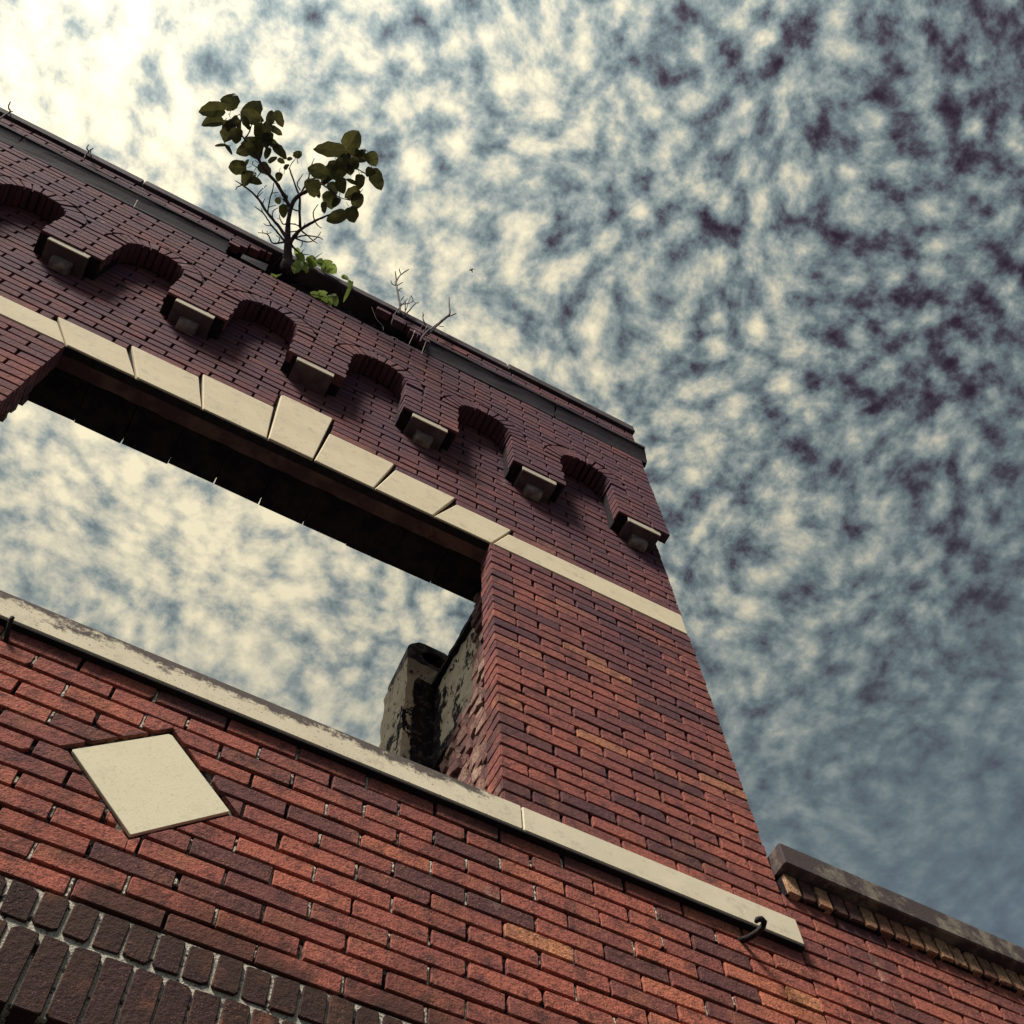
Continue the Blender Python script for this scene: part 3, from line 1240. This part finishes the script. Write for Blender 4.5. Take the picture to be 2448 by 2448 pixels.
vs = [(cxm + (x - cxm) * .97, CY0 + .012, 5.285 + (z - 5.285) * .97) for x, z in ic] + [(x, CY0 + .155, z) for x, z in ic]
mb.add(vs, [(i, (i + 1) % NS, NS + (i + 1) % NS, NS + i) for i in range(NS)] + [tuple(range(NS, 2 * NS))])
mb.obj('flue_lining', M_TAR, crown)

# ================================================================== small ironwork
def depth_path(pts, ys):
    return [at_y(u, v, Y) for (u, v), Y in zip(pts, ys)]


mb = MB()
hp = depth_path([(1764, 2250), (1790, 2242), (1812, 2228), (1824, 2214), (1827, 2204), (1820, 2197), (1811, 2198), (1808, 2203)],
                [2.01, 1.975, 1.945, 1.925, 1.915, 1.908, 1.905, 1.905])
mb.tube(hp, [.010, .010, .010, .010, .010, .010, .009, .007], 8)
tag(mb.obj('iron_hook', M_IRON, smooth=True), 'curled black iron hook in the wall under the sill end', 'hook')
mb = MB()
hp = depth_path([(12, 1540), (18, 1510), (26, 1482), (31, 1474)], [2.01, 1.985, 1.962, 1.955])
mb.tube(hp, [.007, .007, .007, .006], 8)
tag(mb.obj('iron_rod', M_IRON, smooth=True), 'stubby dark iron rod under the left end of the stained sill', 'rod')

# ================================================================== plants
def leaf_mesh(L, Wd, seed, fold=.25, curl=.25):
    """ovate leaf with a pointed tip, folded along the midrib; x along the leaf, y across, z up"""
    R = random.Random(seed)
    st = [(0.0, .30), (.05, .72), (.17, .96), (.36, 1.03), (.55, .98), (.72, .82), (.86, .55), (.94, .28), (1.0, .05)]
    mb = MB()
    vs = []
    for t, w in st:
        x = (t - .5) * L
        zc = -curl * L * (t - .4) ** 2
        wl = w * Wd / 2 * R.uniform(.88, 1.08)
        wr = w * Wd / 2 * R.uniform(.88, 1.08)
        back = -.06 * L if t == 0 else 0
        vs += [(x + back * .6, -wl, zc + fold * wl + R.uniform(-.05, .05) * Wd), (x, 0, zc), (x + back * .6, wr, zc + fold * wr + R.uniform(-.05, .05) * Wd)]
    fs = []
    for i in range(len(st) - 1):
        for q in range(2):
            o = i * 3 + q
            fs.append((o, o + 3, o + 4, o + 1))
    mb.add(vs, fs)
    return mb


CR = Vector((M[0][0], M[1][0], M[2][0]))
CD = Vector((M[0][1], M[1][1], M[2][1]))
CF = Vector((M[0][2], M[1][2], M[2][2]))


def add_leaf(parent, P, Lpx, Wpx, ang, mat, seed, tilt=.45, R=random.Random(21), root=None):
    dist = P.dot(CF)
    L, Wd = Lpx / FPX * dist, Wpx / FPX * dist
    a = math.radians(ang)
    ex = CR * math.cos(a) + CD * math.sin(a)
    ez = -CF
    ey = ez.cross(ex)
    rx = Matrix.Rotation(R.uniform(-tilt, tilt), 3, ex)
    ry = Matrix.Rotation(R.uniform(-tilt, tilt), 3, ey)
    rot = rx @ ry
    ex, ey, ez = rot @ ex, rot @ ey, rot @ ez
    L *= 1.06
    Wd *= 1.14
    mb = leaf_mesh(L, Wd, seed, R.uniform(.05, .45), R.uniform(-.15, .55))
    mb.v = [tuple(P + ex * x + ey * y + ez * z) for x, y, z in mb.v]
    base = P - ex * L * .5
    if root is not None:
        mid = (base + root) / 2 + Vector((0, 0, -.01))
        mb.tube([tuple(base), tuple(mid), tuple(root)], [.0022, .0020, .0024], 4)
    mb.obj('leaf', mat, parent, smooth=False, origin=tuple(base))


def zz(reg, s):
    return lambda x, y: (reg[0] + x * s, reg[1] + y * s)


Z1 = zz((460, 200), .13458)
Z2 = zz((700, 290), .13978)
Z3 = zz((540, 400), .13458)
Z5 = zz((840, 620), .13458)
Z4 = zz((550, 550), .31056)
Z6 = zz((0, 220), .2588)

# sapling: it roots in the broken ledge and leans out over the street
TB = at_y(688, 655, 1.93)
LEAN = math.radians(36)
TN = Vector((0, math.cos(LEAN), math.sin(LEAN)))      # normal of the sapling's plane of growth


def tp(uv, off=0.0):
    d = ray(*uv)
    t = TB.dot(TN) / d.dot(TN)
    return d * (t + off / d.length)


tree = thing('fig_sapling', 'young broad-leaved sapling rooted in the broken cornice on the wall top', 'tree', tuple(TB))
branches = [
    # (points in photo, widths, depth offset at start/end)
    ('trunk', [Z3(1075, 1880), Z3(1085, 1700), Z3(1098, 1540), Z3(1100, 1350), Z3(1096, 1200), Z3(1110, 950), Z3(1150, 720)], [190, 150, 105, 80, 66, 56, 50], 0, 0),
    ('limb', [Z3(1150, 740), Z3(1060, 560), Z3(1000, 450), Z3(880, 250), Z3(700, 60), Z1(1190, 1370), Z1(1100, 1230), Z1(940, 1000), Z1(880, 930), Z1(780, 870), Z1(600, 720), Z1(490, 550)],
     [46, 44, 42, 38, 34, 32, 28, 24, 22, 18, 13, 9], 0, .12),
    ('limb', [Z3(1150, 740), Z3(1200, 610), Z3(1300, 500), Z3(1450, 420), Z3(1650, 310), Z3(1800, 230), Z2(715, 951), Z2(850, 850), Z2(960, 790), Z2(1110, 815), Z2(1320, 950)],
     [48, 47, 45, 41, 38, 36, 33, 28, 20, 14, 9], 0, -.12),
    ('branch', [Z1(1190, 1370), Z1(1220, 1220), Z1(1270, 1080), Z1(1300, 900), Z1(1380, 740), Z1(1470, 700)], [22, 20, 17, 14, 11, 8], .05, .16),
    ('branch', [Z1(930, 975), Z1(1000, 880), Z1(1035, 780), Z1(1065, 660)], [18, 16, 14, 10], .09, .02),
    ('branch', [Z1(760, 570), Z1(800, 560), Z1(900, 560)], [9, 9, 8], .10, .14),
    ('branch', [Z2(480, 1070), Z2(610, 1150), Z2(700, 1230), Z2(800, 1300), Z2(900, 1330), Z2(1010, 1360)], [18, 17, 15, 13, 11, 8], -.06, -.18),
    ('branch', [Z2(715, 951), Z2(720, 800), Z2(740, 680), Z2(800, 600)], [18, 15, 13, 9], -.08, .03),
    ('branch', [Z2(850, 850), Z2(940, 700), Z2(1000, 560), Z2(1050, 470)], [18, 15, 12, 9], -.08, -.02),
    ('branch', [Z3(1300, 490), Z3(1270, 420), Z3(1220, 280), Z3(1140, 50), Z1(1720, 1510), Z1(1760, 1420), Z1(1830, 1330)], [24, 23, 20, 17, 15, 11, 8], 0, .10),
    ('branch', [Z3(1310, 490), Z3(1400, 340), Z3(1460, 220), Z3(1495, 50), Z2(300, 800), Z2(370, 630)], [24, 23, 20, 17, 14, 9], 0, .02),
    ('branch', [Z3(1320, 410), Z3(1265, 285), Z3(1320, 190), Z3(1375, 115)], [16, 14, 12, 8], 0, .05),
    ('branch', [Z3(1320, 1070), Z3(1310, 800), Z3(1312, 620), Z3(1310, 490)], [34, 32, 30, 28], -.05, 0),
    ('limb', [Z3(1105, 1500), Z3(1150, 1330), Z3(1220, 1230), Z3(1310, 1120), Z3(1450, 1030), Z3(1580, 955), Z3(1700, 900), Z3(1860, 830)], [60, 54, 50, 42, 34, 28, 24, 16], 0, -.16),
    ('twig', [Z3(1575, 950), Z3(1550, 830), Z3(1570, 760), Z3(1640, 660)], [16, 14, 12, 9], -.1, -.05),
    ('twig', [Z3(1590, 975), Z3(1640, 1040), Z3(1695, 1078)], [14, 12, 10], -.1, -.14),
    ('branch', [Z3(1090, 1290), Z3(960, 1075), Z3(830, 920), Z3(700, 760), Z3(620, 620), Z3(540, 520), Z3(450, 435), Z3(280, 310), Z3(170, 238)], [40, 38, 34, 32, 30, 28, 24, 18, 10], 0, .20),
    ('twig', [Z3(560, 515), Z3(600, 430), Z3(725, 318)], [15, 13, 8], .12, .08),
    ('twig', [Z3(560, 530), Z3(655, 435)], [12, 8], .12, .16),
    ('twig', [Z3(655, 650), Z3(695, 555)], [14, 9], .1, .07),
    ('twig', [Z3(275, 318), Z3(195, 355), Z3(172, 402)], [14, 12, 9], .18, .2),
    ('twig', [Z3(830, 910), Z3(832, 790), Z3(930, 718)], [16, 14, 9], .05, .02),
    ('twig', [Z3(745, 800), Z3(780, 570), Z3(820, 440), Z3(855, 270)], [20, 17, 14, 10], .07, -.03),
    ('twig', [Z3(820, 460), Z3(930, 445)], [11, 7], 0, .02),
    ('twig', [Z3(760, 710), Z3(890, 675)], [11, 7], .05, .08),
    ('branch', [Z3(1075, 1340), Z3(960, 1210), Z3(860, 1085), Z3(800, 1020), Z3(740, 920), Z3(650, 800), Z3(500, 690)], [26, 24, 22, 20, 17, 15, 9], 0, -.1),
    ('twig', [Z3(800, 1040), Z3(720, 1030), Z3(670, 1000)], [12, 10, 7], -.06, -.08),
    ('twig', [Z3(655, 810), Z3(635, 735)], [12, 9], -.08, -.05),
    ('branch', [Z3(1085, 1310), Z3(870, 1355), Z3(800, 1310), Z3(735, 1185), Z3(570, 1160)], [24, 20, 17, 13, 8], 0, -.05),
    ('twig', [Z3(735, 1190), Z3(735, 1135)], [10, 7], -.04, -.04),
    ('twig', [Z3(735, 1190), Z3(805, 1152)], [10, 7], -.04, 0),
    ('twig', [Z3(660, 1165), Z3(642, 1118)], [9, 6], -.04, -.02),
    ('twig', [Z3(920, 1340), Z3(960, 1260), Z3(895, 1205)], [15, 13, 8], -.01, .05),
    ('twig', [Z3(1120, 1150), Z3(1280, 1130)], [16, 14], 0, -.02),
    ('branch', [Z3(1130, 1270), Z3(1290, 1235), Z3(1420, 1212), Z3(1640, 1240), Z3(1725, 1288)], [22, 19, 17, 14, 8], 0, -.18),
    ('branch', [Z3(1240, 1260), Z3(1340, 1300), Z3(1480, 1325), Z3(1610, 1255), Z3(1685, 1148)], [20, 18, 15, 12, 8], -.03, .1),
    ('twig', [Z3(1340, 1125), Z3(1480, 1240), Z3(1560, 1310), Z3(1625, 1352)], [20, 16, 13, 9], -.06, -.12),
    ('twig', [Z3(1350, 1300), Z3(1355, 1370), Z3(1318, 1422)], [13, 12, 8], 0, .05),
    ('twig', [Z3(1090, 985), Z3(1020, 1012), Z3(960, 910), Z3(945, 838)], [17, 15, 12, 8], 0, .07),
    ('twig', [Z3(970, 925), Z3(910, 908)], [9, 6], .04, .05),
    ('twig', [Z3(1125, 1000), Z3(1240, 1020), Z3(1330, 1060)], [15, 15, 17], 0, -.05),
    ('twig', [Z3(1170, 730), Z3(1240, 765), Z3(1310, 775)], [18, 16, 15], 0, -.02),
    ('twig', [Z3(1240, 1020), Z3(1225, 985)], [10, 7], 0, 0),
    ('twig', [Z3(1390, 1060), Z3(1405, 990)], [9, 6], -.06, -.05),
    ('twig', [Z3(1060, 590), Z3(990, 560), Z3(960, 520)], [12, 10, 7], 0, .04),
    ('root', [Z3(1085, 1500), Z3(960, 1620), Z3(870, 1720), Z3(800, 1800)], [22, 16, 13, 9], -.02, .06),
    ('branch', [Z3(1140, 1360), Z3(1230, 1450), Z3(1330, 1530), Z3(1480, 1555)], [34, 24, 14, 8], 0, -.04),
    ('twig', [Z3(1330, 1530), Z3(1395, 1450)], [12, 7], -.02, .02),
    ('twig', [Z3(1560, 1620), Z3(1710, 1520)], [12, 7], -.04, 0),
    ('twig', [Z1(1190, 1500), Z1(1070, 1440), Z1(1080, 1370)], [12, 10, 8], .05, .1),
    ('twig', [Z1(1210, 1580), Z1(1140, 1680)], [13, 9], .05, .1),
]


def smooth_path(pts, sub=3):
    out = []
    n = len(pts)
    for i in range(n - 1):
        p0, p1, p2, p3 = pts[max(i - 1, 0)], pts[i], pts[i + 1], pts[min(i + 2, n - 1)]
        for s in range(sub):
            t = s / sub
            out.append(tuple(.5 * ((2 * b) + (-a + c) * t + (2 * a - 5 * b + 4 * c - d) * t * t + (-a + 3 * b - 3 * c + d) * t ** 3)
                             for a, b, c, d in zip(p0, p1, p2, p3)))
    out.append(tuple(pts[-1]))
    return out


def make_branch(parent, name, pts, wd, o0, o1, place, mat, scale=.13458, R=random.Random(4)):
    n = len(pts)
    q = [(p[0], p[1], w * scale) for p, w in zip(pts, wd)]
    q = smooth_path(q, 3 if n > 2 else 2)
    P3, rad = [], []
    for i, (u, v, w) in enumerate(q):
        t = i / (len(q) - 1)
        u += R.uniform(-.5, .5) if 0 < i < len(q) - 1 else 0
        v += R.uniform(-.5, .5) if 0 < i < len(q) - 1 else 0
        p = place((u, v), o0 + (o1 - o0) * t)
        P3.append(tuple(p))
        rad.append(max(.0020, w * .78 / FPX * p.dot(CF) * R.uniform(.90, 1.12)))
    mb = MB()
    mb.tube(P3, rad, 7 if name in ('trunk', 'limb') else 5)
    return mb.obj(name, mat, parent, smooth=True, origin=P3[0])


for nm, pts, wd, o0, o1 in branches:
    make_branch(tree, nm, pts, wd, o0, o1, tp, M_BARK)

L1 = [(690, 310, 330, 320, -90), (340, 480, 430, 270, 172), (350, 690, 370, 220, 165), (750, 750, 320, 280, 60), (680, 880, 380, 320, 120),
      (1080, 470, 400, 360, -60), (1070, 600, 380, 230, 15), (1390, 590, 280, 145, -90), (1545, 630, 280, 150, 70), (1490, 840, 240, 120, 30),
      (950, 700, 280, 110, 60), (1180, 850, 290, 170, 100), (1310, 840, 430, 200, -72), (1340, 1020, 300, 200, 95), (1040, 1080, 320, 270, -45),
      (930, 1180, 310, 210, 160), (1130, 1180, 340, 260, 70), (1560, 1210, 340, 150, 50), (1450, 1080, 220, 130, 40), (1330, 1240, 200, 110, 110),
      (490, 1095, 210, 55, 180), (650, 1170, 200, 65, 58), (800, 1490, 300, 240, 182), (990, 1690, 310, 230, 120), (1130, 1740, 210, 130, 10),
      (1290, 1520, 260, 180, 45), (1430, 1350, 180, 85, -25), (1580, 1375, 140, 85, 30), (1730, 1335, 95, 65, 0), (1880, 1260, 155, 150, -80),
      (1535, 1660, 155, 120, 100), (1675, 1470, 125, 75, -60), (960, 1400, 140, 60, -60), (1190, 990, 200, 140, 140), (780, 930, 260, 200, 95)]
L2 = [(1030, 320, 350, 290, -60), (620, 480, 500, 230, 182), (760, 540, 250, 140, 20), (1140, 620, 310, 220, 20), (1360, 650, 250, 200, 60),
      (980, 520, 250, 150, -60), (850, 680, 270, 190, -80), (420, 850, 350, 250, 205), (340, 1130, 310, 250, 80), (430, 1230, 170, 85, 80),
      (620, 880, 310, 230, 110), (780, 870, 290, 230, 120), (970, 820, 190, 190, 80), (830, 1100, 260, 190, 80), (690, 1150, 230, 150, 60),
      (640, 1350, 290, 220, 80), (540, 1480, 210, 105, 80), (740, 1400, 200, 120, 120), (1010, 1240, 270, 190, 150), (1140, 1040, 250, 150, 95),
      (1000, 1030, 190, 75, 200), (1100, 1370, 270, 200, 110), (1010, 1600, 270, 230, 72), (740, 1640, 350, 190, 160), (1330, 870, 170, 150, 0),
      (1440, 1000, 390, 210, 65), (960, 640, 170, 130, 40), (1060, 720, 210, 150, 70), (700, 740, 210, 150, -45), (560, 1000, 210, 150, 130),
      (900, 760, 240, 200, 30), (1190, 530, 150, 90, -30)]
L3 = [(1025, 780, 225, 145, 97), (930, 600, 120, 100, 60), (1062, 560, 135, 85, 90)]
RL = random.Random(17)
sd = 0
for tab, zf, s, o in ((L1, Z1, .13458, .10), (L2, Z2, .13978, -.10), (L3, Z3, .13458, 0)):
    for (x, y, L, Wd, ang) in tab:
        sd += 1
        P = tp(zf(x, y), o + RL.uniform(-.07, .07))
        a = math.radians(ang)
        bx, by = x - math.cos(a) * L * .5, y - math.sin(a) * L * .5
        rx, ry = bx - math.cos(a + RL.uniform(-.5, .5)) * 90, by - math.sin(a + RL.uniform(-.5, .5)) * 90
        add_leaf(tree, P, L * s, Wd * s, ang, M_LEAF, sd, tilt=.28, R=RL, root=tp(zf(rx, ry), o))

# creeper on the ledge to the right of the sapling
def ledge(Y):
    return lambda uv, off=0.0: at_y(uv[0], uv[1], Y + off)


def creeper(label, Y, leaves, stems, zf, s):
    t = None
    pl = ledge(Y)
    first = pl(stems[0][0])
    t = thing('creeper', label, 'plant', tuple(first), 'creepers on the broken ledge')
    for st in stems:
        make_branch(t, 'stem', st, [10] * len(st), 0, -.02, pl, M_IVY)
    for i, (x, y, L, Wd, ang) in enumerate(leaves):
        add_leaf(t, pl(zf(x, y), RL.uniform(-.04, .01)), L * s, Wd * s, ang, M_IVY, 200 + i + int(x), tilt=.5, R=RL)
    return t


creeper('bright green creeper spilling over the coping right of the sapling', 1.84,
        [(515, 288, 100, 85, 110), (577, 285, 100, 52, 78), (545, 215, 95, 55, 62), (520, 180, 80, 45, 70), (632, 245, 100, 70, 60), (610, 240, 80, 50, 120),
         (700, 260, 95, 55, 30), (772, 292, 120, 80, 45), (745, 262, 90, 65, -30), (800, 300, 80, 50, 60), (690, 240, 60, 40, -60), (725, 290, 70, 45, 80)],
        [[Z4(490, 180), Z4(540, 215), Z4(600, 235), Z4(680, 250), Z4(760, 275)]], Z4, .31056)
creeper('small green creeper hanging over the wall edge below the broken cornice', 1.872,
        [(650, 492, 70, 40, 200), (715, 482, 72, 34, 10), (795, 535, 105, 70, 62), (735, 528, 80, 46, 50), (690, 505, 60, 40, 30), (770, 555, 60, 35, 100)],
        [[Z4(620, 490), Z4(680, 505), Z4(740, 520), Z4(800, 545)]], Z4, .31056)
creeper('long pale green blade drooping across the dark gap in the cornice', 1.845,
        [(905, 480, 170, 26, 115), (888, 368, 60, 34, 30), (925, 410, 50, 26, 60)],
        [[Z4(870, 355), Z4(905, 375), Z4(935, 400)]], Z4, .31056)
creeper('tiny two-leaved green seedling at the wall edge under the sapling', 1.875,
        [(335, 347, 55, 16, 205), (372, 350, 55, 14, -20)],
        [[Z4(350, 362), Z4(352, 352), Z4(354, 348)]], Z4, .31056)


def shrub(label, Y, lines, s=.13458, mat=None):
    pl = ledge(Y)
    b = pl(lines[0][0][0])
    t = thing('dry_shrub', label, 'shrub', tuple(b), 'dead shrubs on the wall top')
    for i, (pts, wd, o1) in enumerate(lines):
        make_branch(t, 'stem' if i == 0 else 'twig', pts, wd, 0, o1, pl, mat or M_TWIG, s)
    return t


shrub('bare forked dry shrub standing left of the thick broken one, over the cornice gap', 1.845, [
    ([Z5(950, 1060), Z5(900, 985), Z5(862, 900), Z5(862, 790), Z5(815, 560), Z5(800, 400), Z5(880, 272), Z5(1018, 178)], [26, 26, 26, 25, 22, 18, 15, 12], -.08),
    ([Z5(802, 380), Z5(778, 212)], [14, 11], -.06), ([Z5(882, 272), Z5(850, 170)], [12, 10], -.08),
    ([Z5(812, 468), Z5(912, 408)], [13, 9], -.07), ([Z5(815, 565), Z5(895, 512)], [13, 9], -.06), ([Z5(820, 565), Z5(890, 560)], [10, 7], -.05),
    ([Z5(806, 470), Z5(730, 440), Z5(700, 380)], [14, 11, 8], -.05), ([Z5(800, 400), Z5(775, 390), Z5(785, 460)], [12, 10, 9], -.02),
    ([Z5(940, 1000), Z5(1040, 890), Z5(1130, 792), Z5(1195, 764)], [18, 16, 13, 9], -.05),
    ([Z5(700, 1180), Z5(760, 990), Z5(870, 840), Z5(1000, 695)], [13, 14, 14, 10], -.04), ([Z5(955, 960), Z5(960, 755)], [13, 9], -.03),
    ([Z5(880, 795), Z5(990, 785), Z5(1092, 740), Z5(1060, 638)], [14, 12, 11, 9], -.05), ([Z5(1090, 740), Z5(1135, 768)], [10, 7], -.05),
    ([Z5(970, 900), Z5(1000, 800), Z5(1060, 650)], [10, 9, 7], -.03), ([Z5(880, 730), Z5(935, 655)], [11, 8], -.06),
    ([Z5(560, 1270), Z5(560, 1190), Z5(440, 1050), Z5(360, 850)], [10, 9, 8, 6], -.02)])
shrub('thick snapped dry branch leaning out with one upright shoot beside the cornice end', 1.842, [
    ([Z5(1210, 1470), Z5(1300, 1330), Z5(1400, 1250), Z5(1500, 1180), Z5(1620, 1080), Z5(1715, 1010), Z5(1748, 965), Z5(1742, 850), Z5(1738, 672)],
     [24, 34, 40, 38, 32, 28, 24, 17, 13], -.08),
    ([Z5(1720, 1018), Z5(1862, 960)], [17, 10], -.07), ([Z5(1330, 1360), Z5(1460, 1240), Z5(1560, 1140)], [22, 20, 14], -.06),
    ([Z5(1290, 1300), Z5(1345, 1180)], [15, 10], -.02), ([Z5(1320, 1160), Z5(1275, 1060), Z5(1270, 940)], [15, 13, 9], -.04),
    ([Z5(1268, 1050), Z5(1290, 985)], [9, 7], -.04), ([Z5(1160, 1400), Z5(1230, 1230), Z5(1290, 1150)], [12, 11, 9], -.02),
    ([Z5(1560, 1185), Z5(1640, 1192)], [11, 8], -.06)])
shrub('single hooked dry stem on the roof edge at the left picture border', 1.85, [
    ([Z6(-20, 262), Z6(40, 215), Z6(95, 182), Z6(78, 140), Z6(94, 90)], [11, 11, 11, 10, 8], -.06), ([Z6(90, 182), Z6(118, 178)], [8, 6], -.06)], .2588)
shrub('small curly dry tuft on the roof edge between the left border and the sapling', 1.85, [
    ([Z6(780, 622), Z6(790, 580), Z6(820, 552), Z6(800, 520), Z6(820, 486)], [9, 9, 9, 8, 6], -.05), ([Z6(820, 552), Z6(860, 520)], [8, 6], -.05),
    ([Z6(838, 560), Z6(835, 530)], [6, 5], -.05)], .2588)

# loose wires left where the moulding fell away
def wire(label, pts, Y, w=9, s=.13458, mat=None):
    pl = ledge(Y)
    q = smooth_path([(a, b) for a, b in pts], 3)
    mb = MB()
    mb.tube([tuple(pl(p)) for p in q], w * s * .5 / FPX * 7.4, 5)
    o = mb.obj('wire', mat or M_WIRE, smooth=True)
    tag(o, label, 'wire', 'wires left in the broken cornice')


wire('straight pale wire tie at the broken right end of the cornice', [Z5(1352, 1395), Z5(1300, 1530), Z5(1240, 1695)], 1.846, 15)
wire('bent pale wire in the cornice gap left of the straight wire', [Z5(1130, 1265), Z5(1080, 1390), Z5(1050, 1450), Z5(1018, 1520)], 1.86, 12)
wire('thin pale wire stub hanging from the left cornice', [Z6(1270, 1000), Z6(1250, 1040), Z6(1232, 1072)], 1.836, 8, .2588)

# ================================================================== a bird high above
BP = at_y(1128, 647, 1.0)
BP = BP * (46.0 / BP.length)
mb = MB()
for x, r in ((-.085, .004), ):
    pass
bx = (CR * .35 + CD * .94).normalized()
by = (CR * .94 - CD * .35).normalized()
mb.tube([tuple(BP + bx * t) for t in (-.075, -.05, 0, .045, .075, .095)], [.006, .014, .022, .016, .011, .003], 6)
for s in (-1, 1):
    w0 = BP - bx * .02
    pts = [w0 - bx * .03, w0 + bx * .045, w0 + by * s * .075 + bx * -.02, w0 + by * s * .07 - bx * .055, w0 + by * s * .14 + bx * .055]
    mb.add([tuple(p) for p in pts] + [tuple(p - CF * .006) for p in pts],
           [(0, 1, 2, 3), (3, 2, 4), (5, 8, 7, 6), (8, 9, 7), (0, 3, 8, 5), (1, 6, 7, 2), (3, 4, 9, 8), (4, 2, 7, 9)])
mb.add([tuple(BP - bx * .07), tuple(BP - bx * .125 + by * .022), tuple(BP - bx * .125 - by * .022), tuple(BP - bx * .1 - CF * .004)], [(0, 1, 2), (0, 3, 1), (0, 2, 3), (1, 3, 2)])
tag(mb.obj('bird', M_BIRD), 'small dark bird flying high against the clouds', 'bird')
